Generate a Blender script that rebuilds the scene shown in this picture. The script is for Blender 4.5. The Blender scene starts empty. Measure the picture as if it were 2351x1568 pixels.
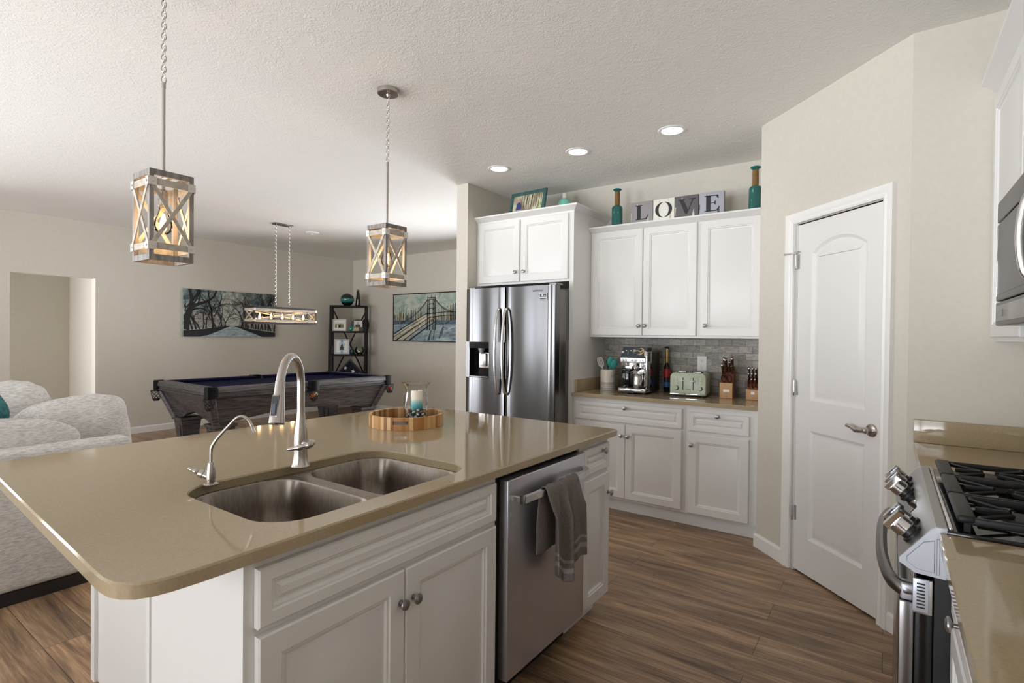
import bpy, bmesh, math, random
from mathutils import Vector, Matrix
from mathutils.geometry import tessellate_polygon
random.seed(7)
scene = bpy.context.scene
COL = scene.collection
PI = math.pi
# ------------------------------------------------------------------ camera
CAM_F, CAM_PITCH, CAM_ROLL, CAM_YAW, CAM_H = 1223.675, 0.01072, -0.01033, 0.61442, 1.3746
_r = Vector((math.cos(CAM_YAW), math.sin(CAM_YAW), 0)); _f0 = Vector((-math.sin(CAM_YAW), math.cos(CAM_YAW), 0)); _u0 = Vector((0, 0, 1))
_F = math.cos(CAM_PITCH)*_f0 - math.sin(CAM_PITCH)*_u0
_U = math.sin(CAM_PITCH)*_f0 + math.cos(CAM_PITCH)*_u0
_R2 = math.cos(CAM_ROLL)*_r - math.sin(CAM_ROLL)*_U
_U2 = math.sin(CAM_ROLL)*_r + math.cos(CAM_ROLL)*_U
camd = bpy.data.cameras.new('camera'); cam = bpy.data.objects.new('camera', camd); COL.objects.link(cam)
camd.sensor_width = 36.0; camd.lens = CAM_F/2351*36.0; camd.clip_start = 0.02; camd.clip_end = 200
cam.matrix_world = Matrix(((_R2.x, _U2.x, -_F.x, 0), (_R2.y, _U2.y, -_F.y, 0), (_R2.z, _U2.z, -_F.z, CAM_H), (0, 0, 0, 1)))
scene.camera = cam
# ------------------------------------------------------------------ view + daylight
vs = scene.view_settings
scene.display_settings.display_device = 'sRGB'
vs.view_transform = 'Standard'; vs.look = 'None'; vs.gamma = 1.0; vs.use_curve_mapping = False
vs.exposure = -0.06
cy = scene.cycles
cy.use_denoising = True
cy.max_bounces = 10; cy.diffuse_bounces = 6; cy.glossy_bounces = 5; cy.transmission_bounces = 8; cy.transparent_max_bounces = 16
cy.sample_clamp_indirect = 6.0
cy.caustics_reflective = False; cy.caustics_refractive = False
ZC = 2.765; XL = -8.318; YB = 6.533; YW = 4.510; XR = 0.735; YE = 3.0316; YF = -3.2
world = bpy.data.worlds.new('daylight'); scene.world = world; world.use_nodes = True
wn = world.node_tree.nodes; wl = world.node_tree.links
bg = wn['Background']
WORLD_UP, WORLD_DOWN = 7.6, 18.5
tc = wn.new('ShaderNodeTexCoord'); sx = wn.new('ShaderNodeSeparateXYZ'); mr = wn.new('ShaderNodeMapRange')
mr.inputs['From Min'].default_value = -0.05; mr.inputs['From Max'].default_value = 0.05
mr.inputs['To Min'].default_value = WORLD_DOWN; mr.inputs['To Max'].default_value = WORLD_UP
wl.new(tc.outputs['Generated'], sx.inputs[0]); wl.new(sx.outputs['Z'], mr.inputs['Value']); wl.new(mr.outputs[0], bg.inputs['Strength'])
bg.inputs['Color'].default_value = (0.925, 0.955, 1.0, 1)
# unseen windows behind the camera, all but the first added for daylight: (x0, x1, z0, z1)
WINDOWS = [(-7.40, -5.00, 0.06, 2.45), (-4.5, -2.9, 0.06, 2.40), (-1.9, -0.4, 0.06, 2.30)]
for (a, b, c, e) in WINDOWS:
    ld = bpy.data.lights.new('window_daylight', 'AREA'); lo = bpy.data.objects.new('window_daylight', ld); COL.objects.link(lo)
    ld.shape = 'RECTANGLE'; ld.size = b-a; ld.size_y = e-c; ld.cycles.is_portal = True
    lo.location = ((a+b)/2, YF-0.13, (c+e)/2); lo.rotation_euler = (PI/2, 0, 0)
ADDED_LWINDOWS = [(-2.85, -0.95, 0.06, 2.45), (-0.75, 0.45, 0.06, 2.45)]     # added out of view in the left wall for more daylight, (y0, y1, z0, z1)
for (a, b, c, e) in ADDED_LWINDOWS:
    ld = bpy.data.lights.new('window_daylight', 'AREA'); lo = bpy.data.objects.new('window_daylight', ld); COL.objects.link(lo)
    ld.shape = 'RECTANGLE'; ld.size = e-c; ld.size_y = b-a; ld.cycles.is_portal = True
    lo.location = (XL-0.14, (a+b)/2, (c+e)/2); lo.rotation_euler = (0, -PI/2, 0)
ADDED_BWINDOWS = [(-5.60, -3.55, 0.25, 2.05)]     # added in the living room back wall to light the pool area, hidden behind the fridge wall
for (a, b, c, e) in ADDED_BWINDOWS:
    ld = bpy.data.lights.new('window_daylight', 'AREA'); lo = bpy.data.objects.new('window_daylight', ld); COL.objects.link(lo)
    ld.shape = 'RECTANGLE'; ld.size = b-a; ld.size_y = e-c; ld.cycles.is_portal = True
    lo.location = ((a+b)/2, YB+.13, (c+e)/2); lo.rotation_euler = (-PI/2, 0, 0)
ADDED_HALLWIN = (XL-1.32, XL-.25, .1, 2.3)        # added out of view at the left end of the little hall to light it
ld = bpy.data.lights.new('window_daylight', 'AREA'); lo = bpy.data.objects.new('window_daylight', ld); COL.objects.link(lo)
ld.shape = 'RECTANGLE'; ld.size = 1.07; ld.size_y = 2.2; ld.cycles.is_portal = True; lo.location = (XL-.785, .58, 1.2); lo.rotation_euler = (PI/2, 0, 0)
CAN_SPOTS = [(-2.665, 3.567), (-1.926, 3.565), (-1.205, 3.546)]
# ------------------------------------------------------------------ mesh helpers
ORG = {}
class M:
    def __init__(s): s.v = []; s.f = []; s.mi = []; s.cur = 0
    def mat(s, i): s.cur = i; return s
    def face(s, pts):
        n = len(s.v); s.v += [tuple(p) for p in pts]; s.f.append(list(range(n, n+len(pts)))); s.mi.append(s.cur)
    def add(s, vs_, fs):
        n = len(s.v); s.v += [tuple(p) for p in vs_]
        for f in fs: s.f.append([i+n for i in f]); s.mi.append(s.cur)
    def box(s, x0, y0, z0, x1, y1, z1):
        s.add([(x0,y0,z0),(x1,y0,z0),(x1,y1,z0),(x0,y1,z0),(x0,y0,z1),(x1,y0,z1),(x1,y1,z1),(x0,y1,z1)],
              [(3,2,1,0),(4,5,6,7),(0,1,5,4),(1,2,6,5),(2,3,7,6),(3,0,4,7)]); return s
    def obox(s, O, U, V, N):
        O, U, V, N = map(Vector, (O, U, V, N))
        s.add([O, O+U, O+U+V, O+V, O+N, O+U+N, O+U+V+N, O+V+N], [(3,2,1,0),(4,5,6,7),(0,1,5,4),(1,2,6,5),(2,3,7,6),(3,0,4,7)]); return s
    def rbox(s, x0, y0, z0, x1, y1, z1, r=0.005, seg=3, mat4=None):
        bm = bmesh.new(); bmesh.ops.create_cube(bm, size=1)
        for v in bm.verts: v.co = Vector(((x0+x1)/2+v.co.x*(x1-x0), (y0+y1)/2+v.co.y*(y1-y0), (z0+z1)/2+v.co.z*(z1-z0)))
        r = min(r, .49*min(abs(x1-x0), abs(y1-y0), abs(z1-z0)))
        bmesh.ops.bevel(bm, geom=bm.edges[:], offset=r, segments=seg, profile=.5, affect='EDGES', clamp_overlap=True)
        if mat4 is not None: bm.transform(mat4)
        s.bm(bm); return s
    def bm(s, bm):
        bm.verts.index_update()
        s.add([v.co.copy() for v in bm.verts], [[v.index for v in f.verts] for f in bm.faces]); bm.free(); return s
    def prism(s, pts, E):
        """closed polygon of 3D points pushed along E"""
        pts = [Vector(p) for p in pts]; E = Vector(E); n = len(pts)
        s.add(pts+[p+E for p in pts], [list(range(n))[::-1], list(range(n, 2*n))]+[(i, (i+1) % n, n+(i+1) % n, n+i) for i in range(n)]); return s
    def lathe(s, prof, c=(0,0,0), n=24, ax=(0,0,1), cap=True):
        ax = Vector(ax).normalized(); t = Vector((1,0,0)) if abs(ax.x) < .9 else Vector((0,1,0))
        a = ax.cross(t).normalized(); b = ax.cross(a); c = Vector(c); vs_ = []; fs = []
        for (r, z) in prof:
            for k in range(n):
                th = 2*PI*k/n; vs_.append(c+ax*z+(a*math.cos(th)+b*math.sin(th))*r)
        for j in range(len(prof)-1):
            for k in range(n):
                k2 = (k+1) % n; fs.append((j*n+k, j*n+k2, (j+1)*n+k2, (j+1)*n+k))
        if cap:
            if prof[0][0] > 1e-6: fs.append(list(range(n))[::-1])
            if prof[-1][0] > 1e-6: fs.append([(len(prof)-1)*n+k for k in range(n)])
        s.add(vs_, fs); return s
    def tube(s, pts, r, n=10, closed=False, cap=True, flat=None):
        """pipe along pts; r number or list; flat = (up vector, ratio) for an elliptic/flat section"""
        pts = [Vector(p) for p in pts]; N = len(pts); rs = r if isinstance(r, (list, tuple)) else [r]*N
        vs_ = []; fs = []; prev = None
        for i, p in enumerate(pts):
            if closed: t = pts[(i+1) % N]-pts[(i-1) % N]
            else: t = pts[min(i+1, N-1)]-pts[max(i-1, 0)]
            t.normalize()
            if flat is not None: a = Vector(flat[0]); a = (a-t*a.dot(t)).normalized()
            elif prev is None:
                a = t.cross(Vector((0,0,1)));  a = a if a.length > 1e-3 else t.cross(Vector((1,0,0))); a.normalize()
            else: a = (prev-t*prev.dot(t)).normalized()
            prev = a; b = t.cross(a)
            k1 = flat[1] if flat is not None else 1
            for k in range(n):
                th = 2*PI*(k+.5)/n; vs_.append(p+(a*math.cos(th)*k1+b*math.sin(th))*rs[i])
        L = N if closed else N-1
        for j in range(L):
            for k in range(n):
                k2 = (k+1) % n; j2 = (j+1) % N; fs.append((j*n+k, j*n+k2, j2*n+k2, j2*n+k))
        if cap and not closed: fs.append(list(range(n))[::-1]); fs.append([(N-1)*n+k for k in range(n)])
        s.add(vs_, fs); return s
    def sphere(s, c, r, n=16, sc=(1,1,1)):
        bm = bmesh.new(); bmesh.ops.create_uvsphere(bm, u_segments=n, v_segments=max(6, n*2//3), radius=1)
        for v in bm.verts: v.co = Vector((c[0]+v.co.x*r*sc[0], c[1]+v.co.y*r*sc[1], c[2]+v.co.z*r*sc[2]))
        return s.bm(bm)
    def panel(s, O, U, V, prof):
        """front built of nested rectangles: prof = [(inset, depth)] along N = U x V"""
        O, U, V = map(Vector, (O, U, V)); u = U.normalized(); v = V.normalized(); w = U.length; h = V.length; Nn = u.cross(v)
        vs_ = []; fs = []
        for (i, dd) in prof:
            vs_ += [O+u*i+v*i+Nn*dd, O+u*(w-i)+v*i+Nn*dd, O+u*(w-i)+v*(h-i)+Nn*dd, O+u*i+v*(h-i)+Nn*dd]
        for j in range(len(prof)-1):
            for k in range(4):
                k2 = (k+1) % 4; fs.append((j*4+k, j*4+k2, j*4+4+k2, j*4+4+k))
        L = (len(prof)-1)*4; fs.append((L, L+1, L+2, L+3)); fs.append((3, 2, 1, 0))
        s.add(vs_, fs); return s
    def holed(s, outer, holes, z0, z1, ez=0.003):
        """slab with holes; eased top edge"""
        def off(P, d):
            out = []; n = len(P)
            for i in range(n):
                a, b, c = Vector(P[i-1]), Vector(P[i]), Vector(P[(i+1) % n])
                e1 = (b-a).normalized(); e2 = (c-b).normalized(); n1 = Vector((-e1.y, e1.x)); n2 = Vector((-e2.y, e2.x))
                m = (n1+n2); m = m/(1+n1.dot(n2)); out.append(b+m*d)
            return out
        loops = [outer]+holes
        lay = [[[(p[0], p[1], z0) for p in L] for L in loops], [[(p[0], p[1], z1-ez) for p in L] for L in loops], [[(q.x, q.y, z1) for q in off(L, ez)] for L in loops]]
        base = []; cnt = 0
        allv = []
        for l in lay:
            bl = []
            for L in l: bl.append(len(allv)); allv += L
            base.append(bl)
        fs = []
        for a in (0, 1):
            for li, L in enumerate(loops):
                n = len(L)
                for i in range(n): fs.append((base[a][li]+i, base[a][li]+(i+1) % n, base[a+1][li]+(i+1) % n, base[a+1][li]+i))
        for l, rev in ((2, False), (0, True)):
            tri = tessellate_polygon([[Vector((p[0], p[1], 0)) for p in L] for L in lay[l]])
            idx = []
            for li, L in enumerate(loops): idx += [base[l][li]+i for i in range(len(L))]
            fs += [tuple(idx[k] for k in t) for t in tri]
        s.add(allv, fs); return s
    def build(s, name, mats, parent=None, smooth=35, world=True, fix=True, mods=None):
        me = bpy.data.meshes.new(name); o = bpy.data.objects.new(name, me); COL.objects.link(o)
        org = Vector(ORG.get(parent.name, (0,0,0))) if (parent is not None and world) else Vector((0,0,0))
        me.from_pydata([tuple(Vector(v)-org) for v in s.v], [], s.f)
        if not isinstance(mats, (list, tuple)): mats = [mats]
        for m in mats: me.materials.append(m)
        for p, i in zip(me.polygons, s.mi): p.material_index = min(i, len(mats)-1)
        if fix:
            bm = bmesh.new(); bm.from_mesh(me); bmesh.ops.recalc_face_normals(bm, faces=bm.faces[:]); bm.to_mesh(me); bm.free()
        if smooth:
            me.shade_smooth()
            try: me.set_sharp_from_angle(angle=math.radians(smooth))
            except Exception: pass
        if parent is not None: o.parent = parent; ORG[o.name] = ORG.get(parent.name, (0,0,0))
        return o
def tag(o, label, cat, group=None, kind=None):
    if label: o['label'] = label
    if cat: o['category'] = cat
    if group: o['group'] = group
    if kind: o['kind'] = kind
    return o
def thing(name, label, cat, loc=(0,0,0), rz=0, group=None):
    o = bpy.data.objects.new(name, None); COL.objects.link(o); o.empty_display_size = .05
    o.location = loc; o.rotation_euler = (0, 0, rz); ORG[o.name] = tuple(loc)
    return tag(o, label, cat, group)
def struct(m, name, mat, **k):
    o = m.build(name, mat, None, **k); o['kind'] = 'structure'; return o
def kids(o): return list(o.children)
def dup(o, loc=None, label=None, rz=None, parent=None):
    c = o.copy(); COL.objects.link(c); ORG[c.name] = ORG.get(o.name, (0,0,0))
    if parent is not None: c.parent = parent
    for ch in kids(o): dup(ch, parent=c)
    if loc is not None: c.location = loc
    if rz is not None: c.rotation_euler = (0, 0, rz)
    if label: c['label'] = label
    return c
def arc(c, r, a0, a1, n): return [(c[0]+r*math.cos(a0+(a1-a0)*k/n), c[1]+r*math.sin(a0+(a1-a0)*k/n)) for k in range(n+1)]
def rrect(x0, y0, x1, y1, r, n=8):
    return arc((x1-r, y0+r), r, -PI/2, 0, n)+arc((x1-r, y1-r), r, 0, PI/2, n)+arc((x0+r, y1-r), r, PI/2, PI, n)+arc((x0+r, y0+r), r, PI, 1.5*PI, n)
def spline(pts, n=8):
    P = [Vector(p) for p in pts]; out = []
    for i in range(len(P)-1):
        p0 = P[max(i-1, 0)]; p1 = P[i]; p2 = P[i+1]; p3 = P[min(i+2, len(P)-1)]
        for k in range(n):
            t = k/n; out.append(.5*((2*p1)+(p2-p0)*t+(2*p0-5*p1+4*p2-p3)*t*t+(3*p1-p0-3*p2+p3)*t**3))
    out.append(P[-1]); return out
# ------------------------------------------------------------------ materials
def rgb(r, g, b):
    f = lambda c: (c/255/12.92 if c/255 <= .04045 else ((c/255+.055)/1.055)**2.4)
    return (f(r), f(g), f(b), 1)
def mat(name, col, rough=.5, metal=0, spec=.5, **k):
    m = bpy.data.materials.new(name); m.use_nodes = True; b = m.node_tree.nodes['Principled BSDF']
    b.inputs['Base Color'].default_value = col if len(col) == 4 else (*col, 1)
    b.inputs['Roughness'].default_value = rough; b.inputs['Metallic'].default_value = metal; b.inputs['Specular IOR Level'].default_value = spec
    for kk, v in k.items(): b.inputs[kk.replace('_', ' ')].default_value = v
    return m
def N(m, t, **k):
    n = m.node_tree.nodes.new(t)
    for kk, v in k.items():
        if kk in n.inputs: n.inputs[kk].default_value = v
        else: setattr(n, kk, v)
    return n
def L(m, a, b): m.node_tree.links.new(a, b)
def BS(m): return m.node_tree.nodes['Principled BSDF']
def coords(m, scale=(1,1,1), rot=(0,0,0), kind='Object'):
    t = N(m, 'ShaderNodeTexCoord'); mp = N(m, 'ShaderNodeMapping'); mp.inputs['Scale'].default_value = scale; mp.inputs['Rotation'].default_value = rot
    L(m, t.outputs[kind], mp.inputs['Vector']); return mp.outputs['Vector']
def ramp(m, fac, stops):
    r = N(m, 'ShaderNodeValToRGB'); e = r.color_ramp.elements
    while len(e) < len(stops): e.new(.5)
    for el, (p, c) in zip(e, stops): el.position = p; el.color = c
    L(m, fac, r.inputs['Fac']); return r.outputs['Color']
def bump(m, h, strength=.2, dist=.01):
    b = N(m, 'ShaderNodeBump'); b.inputs['Strength'].default_value = strength; b.inputs['Distance'].default_value = dist
    L(m, h, b.inputs['Height']); L(m, b.outputs['Normal'], BS(m).inputs['Normal'])
def noise_col(name, c1, c2, scale, rough=.5, metal=0, stretch=(1,1,1), bmp=0, detail=4, lo=.35, hi=.65, bd=.005, **k):
    m = mat(name, c1, rough, metal, **k); n = N(m, 'ShaderNodeTexNoise'); n.inputs['Scale'].default_value = scale; n.inputs['Detail'].default_value = detail
    L(m, coords(m, stretch), n.inputs['Vector']); L(m, ramp(m, n.outputs['Fac'], [(lo, c1), (hi, c2)]), BS(m).inputs['Base Color'])
    if bmp: bump(m, n.outputs['Fac'], bmp, bd)
    return m
def emit(name, col, s):
    m = mat(name, (0,0,0,1), .5); b = BS(m); b.inputs['Emission Color'].default_value = (*col, 1); b.inputs['Emission Strength'].default_value = s; return m
def glass(name, col=(1,1,1,1), rough=0.0, ior=1.45):
    m = mat(name, col, rough); BS(m).inputs['Transmission Weight'].default_value = 1; BS(m).inputs['IOR'].default_value = ior; return m
W_CAB = mat('white cabinet paint', rgb(224,223,221), .32)
W_TRIM = mat('white trim paint', rgb(234,233,230), .35)
W_DOOR = mat('white door paint', rgb(226,225,223), .38)
WALL = noise_col('greige wall paint', rgb(203,198,187), rgb(206,201,190), 40, .75, bmp=.03)
CEIL = mat('textured ceiling paint', rgb(236,235,231), .9)
def _ceil():
    v = coords(CEIL); a = N(CEIL, 'ShaderNodeTexNoise'); a.inputs['Scale'].default_value = 7; a.inputs['Detail'].default_value = 5; a.inputs['Distortion'].default_value = 2.2
    b = N(CEIL, 'ShaderNodeTexNoise'); b.inputs['Scale'].default_value = 30; b.inputs['Detail'].default_value = 3; b.inputs['Distortion'].default_value = 3
    L(CEIL, v, a.inputs['Vector']); L(CEIL, v, b.inputs['Vector'])
    mx = N(CEIL, 'ShaderNodeMath', operation='MULTIPLY'); L(CEIL, a.outputs['Fac'], mx.inputs[0]); L(CEIL, b.outputs['Fac'], mx.inputs[1])
    r = ramp(CEIL, mx.outputs[0], [(.2, (0,0,0,1)), (.36, (1,1,1,1))]); bump(CEIL, r, .24, .005)
_ceil()
QUARTZ = noise_col('tan quartz', rgb(161,144,115), rgb(168,151,123), 160, .065, detail=6, spec=.5)
def _floor():
    m = mat('brown plank floor', (.2,.12,.07,1), .34)
    v = coords(m)
    br = N(m, 'ShaderNodeTexBrick'); br.offset = .37; br.inputs['Scale'].default_value = 1; br.inputs['Mortar Size'].default_value = .0012; br.inputs['Brick Width'].default_value = 1.25; br.inputs['Row Height'].default_value = .178
    br.inputs['Color1'].default_value = (0,0,0,1); br.inputs['Color2'].default_value = (1,1,1,1); br.inputs['Mortar'].default_value = (.4,.4,.4,1); br.inputs['Bias'].default_value = 0
    L(m, v, br.inputs['Vector'])
    sp = N(m, 'ShaderNodeSeparateXYZ'); L(m, v, sp.inputs[0])
    # each plank shifts its grain
    mu = N(m, 'ShaderNodeMath', operation='MULTIPLY'); mu.inputs[1].default_value = 7.3; L(m, br.outputs['Color'], mu.inputs[0])
    ad = N(m, 'ShaderNodeMath', operation='ADD'); L(m, mu.outputs[0], ad.inputs[0]); L(m, sp.outputs['X'], ad.inputs[1])
    cb = N(m, 'ShaderNodeCombineXYZ'); L(m, ad.outputs[0], cb.inputs['X']); L(m, sp.outputs['Y'], cb.inputs['Y']); L(m, mu.outputs[0], cb.inputs['Z'])
    m1 = N(m, 'ShaderNodeMapping'); m1.inputs['Scale'].default_value = (1.1, 9, 1); L(m, cb.outputs[0], m1.inputs['Vector'])
    n1 = N(m, 'ShaderNodeTexNoise'); n1.inputs['Scale'].default_value = 1.5; n1.inputs['Detail'].default_value = 7; n1.inputs['Roughness'].default_value = .62; n1.inputs['Distortion'].default_value = .6; L(m, m1.outputs[0], n1.inputs['Vector'])
    m2 = N(m, 'ShaderNodeMapping'); m2.inputs['Scale'].default_value = (3, 70, 1); L(m, cb.outputs[0], m2.inputs['Vector'])
    n2 = N(m, 'ShaderNodeTexNoise'); n2.inputs['Scale'].default_value = 1.6; n2.inputs['Detail'].default_value = 4; L(m, m2.outputs[0], n2.inputs['Vector'])
    c1 = ramp(m, n1.outputs['Fac'], [(.30, rgb(96,76,60)), (.46, rgb(148,121,95)), (.60, rgb(180,150,119)), (.75, rgb(204,177,147))])
    c2 = ramp(m, n2.outputs['Fac'], [(.38, (.72,.70,.68,1)), (.62, (1.08,1.06,1.04,1))])
    mm = N(m, 'ShaderNodeMix', data_type='RGBA', blend_type='MULTIPLY'); mm.inputs[0].default_value = 1; L(m, c1, mm.inputs[6]); L(m, c2, mm.inputs[7])
    c3 = ramp(m, br.outputs['Color'], [(0, (.80,.80,.82,1)), (1, (1.12,1.09,1.06,1))])
    m3 = N(m, 'ShaderNodeMix', data_type='RGBA', blend_type='MULTIPLY'); m3.inputs[0].default_value = 1; L(m, mm.outputs[2], m3.inputs[6]); L(m, c3, m3.inputs[7])
    m4 = N(m, 'ShaderNodeMix', data_type='RGBA', blend_type='MIX'); L(m, br.outputs['Fac'], m4.inputs[0]); L(m, m3.outputs[2], m4.inputs[6]); m4.inputs[7].default_value = rgb(58,42,32)
    L(m, m4.outputs[2], BS(m).inputs['Base Color']); bump(m, n2.outputs['Fac'], .06, .002)
    return m
FLOOR = _floor()
STEEL = noise_col('brushed stainless steel', (.62,.61,.60,1), (.70,.69,.68,1), 6, .24, 1, (1,1,60))
SINKST = noise_col('satin sink steel', (.27,.235,.20,1), (.34,.30,.265,1), 14, .27, 1, (8,8,2))
def brushed(m, rough, an=.9, rot=.25):
    b = BS(m); b.inputs['Roughness'].default_value = rough; b.inputs['Anisotropic'].default_value = an; b.inputs['Anisotropic Rotation'].default_value = rot
    tg = N(m, 'ShaderNodeTangent', direction_type='RADIAL', axis='Z'); L(m, tg.outputs[0], b.inputs['Tangent']); return m
FRIDGE = brushed(mat('dark stainless steel', (.17,.17,.175,1), .09, 1), .20)
DWST = mat('dark stainless dishwasher', (.56,.56,.60,1), .34, .85)
brushed(SINKST, .32)
DARKST = mat('dark stainless trim', (.20,.19,.185,1), .3, 1)
NICKEL = mat('brushed nickel', (.50,.46,.43,1), .27, 1)
KNOBM = mat('satin nickel knob', (.34,.34,.34,1), .34, 1)
CHROME = mat('chrome', (.66,.67,.69,1), .08, 1)
GREYST = mat('pale grey metal', (.55,.58,.65,1), .35, .6)
BLACK = mat('black plastic', (.012,.012,.013,1), .4)
BLACKG = mat('black gloss', (.006,.006,.007,1), .06)
VOID = mat('black recess', (.004,.004,.004,1), .9)
IRON = mat('black cast iron', (.012,.012,.013,1), .45, spec=.3)
GLASS = glass('clear glass')
def thin_glass(name, col=(1,1,1,1), refl=.06):
    m = bpy.data.materials.new(name); m.use_nodes = True; nt = m.node_tree; nt.nodes.clear()
    o = nt.nodes.new('ShaderNodeOutputMaterial'); x = nt.nodes.new('ShaderNodeMixShader'); t = nt.nodes.new('ShaderNodeBsdfTransparent'); g = nt.nodes.new('ShaderNodeBsdfGlossy'); f = nt.nodes.new('ShaderNodeLayerWeight')
    t.inputs[0].default_value = col; g.inputs['Roughness'].default_value = .02; f.inputs['Blend'].default_value = refl*4
    nt.links.new(f.outputs['Fresnel'], x.inputs[0]); nt.links.new(t.outputs[0], x.inputs[1]); nt.links.new(g.outputs[0], x.inputs[2]); nt.links.new(x.outputs[0], o.inputs[0]); return m
PANE = thin_glass('window glass')
WHITEP = mat('white plastic', rgb(238,238,236), .4)
TOWEL = noise_col('grey terry cloth', rgb(104,97,95), rgb(128,120,117), 260, .95, bmp=.5, bd=.002)
def _hem():
    m = TOWEL; b = BS(m); old = b.inputs['Base Color'].links[0].from_socket; tcn = N(m, 'ShaderNodeTexCoord'); sp = N(m, 'ShaderNodeSeparateXYZ'); L(m, tcn.outputs['UV'], sp.inputs[0])
    c = N(m, 'ShaderNodeValToRGB'); c.color_ramp.interpolation = 'CONSTANT'; e = c.color_ramp.elements; st = [(0,.0), (.865,1), (.885,0), (.915,1), (.945,0)]
    while len(e) < len(st): e.new(.5)
    for el, (p, v) in zip(e, st): el.position = p; el.color = (v, v, v, 1)
    L(m, sp.outputs['Y'], c.inputs['Fac']); x = N(m, 'ShaderNodeMix', data_type='RGBA', blend_type='MIX'); L(m, c.outputs['Color'], x.inputs[0]); L(m, old, x.inputs[6]); x.inputs[7].default_value = rgb(150,143,140); L(m, x.outputs[2], b.inputs['Base Color'])
_hem()
# ------------------------------------------------------------------ extra shape helpers
def offpoly(P, d):
    out = []; n = len(P)
    for i in range(n):
        a, b, c = Vector(P[i-1]), Vector(P[i]), Vector(P[(i+1) % n]); e1 = (b-a).normalized(); e2 = (c-b).normalized()
        n1 = Vector((-e1.y, e1.x)); n2 = Vector((-e2.y, e2.x)); m = (n1+n2)/(1+n1.dot(n2)); out.append(b+m*d)
    return out
def carved(m, O, U, V, w, h, holes, prof, depth):
    """slab (O,U,V unit axes, front along N) with routed panels: holes = ccw 2D outlines, prof = [(inset, depth)]"""
    O, U, V = map(Vector, (O, U, V)); Nn = U.cross(V); P3 = lambda p, dd: O+U*p[0]+V*p[1]+Nn*dd
    outer = [(0,0), (w,0), (w,h), (0,h)]
    tri = tessellate_polygon([[Vector((*p, 0)) for p in Lp] for Lp in [outer]+holes]); flat = [p for Lp in [outer]+holes for p in Lp]
    m.add([P3(p, 0) for p in flat], [tuple(t) for t in tri])
    m.add([P3(p, 0) for p in outer]+[P3(p, -depth) for p in outer], [(i, (i+1) % 4, 4+(i+1) % 4, 4+i) for i in range(4)]+[(7, 6, 5, 4)])
    for Lp in holes:
        n = len(Lp); vs_ = []; fs = []
        for (i, dd) in prof: vs_ += [P3(q, dd) for q in (offpoly(Lp, i) if i else Lp)]
        for j in range(len(prof)-1):
            for k in range(n): fs.append((j*n+k, j*n+(k+1) % n, j*n+n+(k+1) % n, j*n+n+k))
        Lb = (len(prof)-1)*n; fs.append([Lb+k for k in range(n)]); m.add(vs_, fs)
def sweep(m, st, prof, closed=False):
    """closed profile [(out, z)] along stations [(point, out direction)]"""
    n = len(prof); vs_ = []; fs = []
    for (p, dr) in st: vs_ += [Vector(p)+Vector(dr)*o+Vector((0,0,z)) for (o, z) in prof]
    S = len(st)
    for j in range(S if closed else S-1):
        j2 = (j+1) % S
        for k in range(n): fs.append((j*n+k, j*n+(k+1) % n, j2*n+(k+1) % n, j2*n+k))
    if not closed: fs.append(list(range(n))[::-1]); fs.append([(S-1)*n+k for k in range(n)])
    m.add(vs_, fs)
BB = [(0,0), (.014,0), (.014,.075), (.009,.083), (.007,.09), (0,.09)]
# ------------------------------------------------------------------ room shell
PA = Vector((-.6963, 3.806, 0)); PB = Vector((.0754, YE, 0)); PT = (PB-PA).normalized(); PN = PT.cross(Vector((0,0,1)))
m = M(); m.box(XL-1.6, YF-.12, -.1, XR+.12, YB+.12, 0); struct(m, 'floor', FLOOR, smooth=0)
m = M(); m.box(XL-1.6, YF-.12, ZC, XR+.12, YB+.12, ZC+.1); struct(m, 'ceiling', CEIL, smooth=0)
OY0, OY1, OZ = 1.694, 2.508, 2.058
m = M(); ys = YF-.12
for (a, b, c, e) in ADDED_LWINDOWS:
    m.box(XL-.13, ys, 0, XL, a, ZC); m.box(XL-.13, a, 0, XL, b, c); m.box(XL-.13, a, e, XL, b, ZC); ys = b
m.box(XL-.13, ys, 0, XL, OY0, ZC); m.box(XL-.13, OY1, 0, XL, YB+.12, ZC); m.box(XL-.13, OY0, OZ, XL, OY1, ZC); struct(m, 'wall_left', WALL, smooth=0)
m = M(); m.box(XL-1.5, .6, 0, XL-1.4, 2.72, ZC); m.box(XL-1.4, 2.62, 0, XL-.13, 2.72, ZC); (a, b, c, e) = ADDED_HALLWIN; m.box(XL-1.4, .6, 0, a, .7, ZC); m.box(b, .6, 0, XL-.13, .7, ZC); m.box(a, .6, 0, b, .7, c); m.box(a, .6, e, b, .7, ZC); struct(m, 'wall_hall', WALL, smooth=0)
m = M(); m.box(a, .62, c, a+.06, .68, e); m.box(b-.06, .62, c, b, .68, e); m.box(a+.06, .62, c, b-.06, .68, c+.06); m.box(a+.06, .62, e-.06, b-.06, .68, e); o = struct(m, 'window_7', W_TRIM); m = M(); m.box(a+.02, .648, c+.02, b-.02, .652, e-.02); m.build('pane', PANE, o)
(a, b, c, e), = ADDED_BWINDOWS
m = M(); m.box(XL, YB, 0, a, YB+.12, ZC); m.box(a, YB, 0, b, YB+.12, c); m.box(a, YB, e, b, YB+.12, ZC); m.box(b, YB, 0, -3.281, YB+.12, ZC); struct(m, 'wall_living', WALL, smooth=0)
m = M(); m.box(-3.281, 3.746, 0, -3.15, YB+.12, ZC); struct(m, 'wall_fridge', WALL, smooth=0)
m = M(); m.box(-3.15, YW, 0, XR+.12, YW+.12, ZC); struct(m, 'wall_kitchen', WALL, smooth=0)
D0, D1, DZ = .353, .958, 2.048     # pantry door opening along the diagonal wall
m = M(); back = -PN*.1
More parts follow.
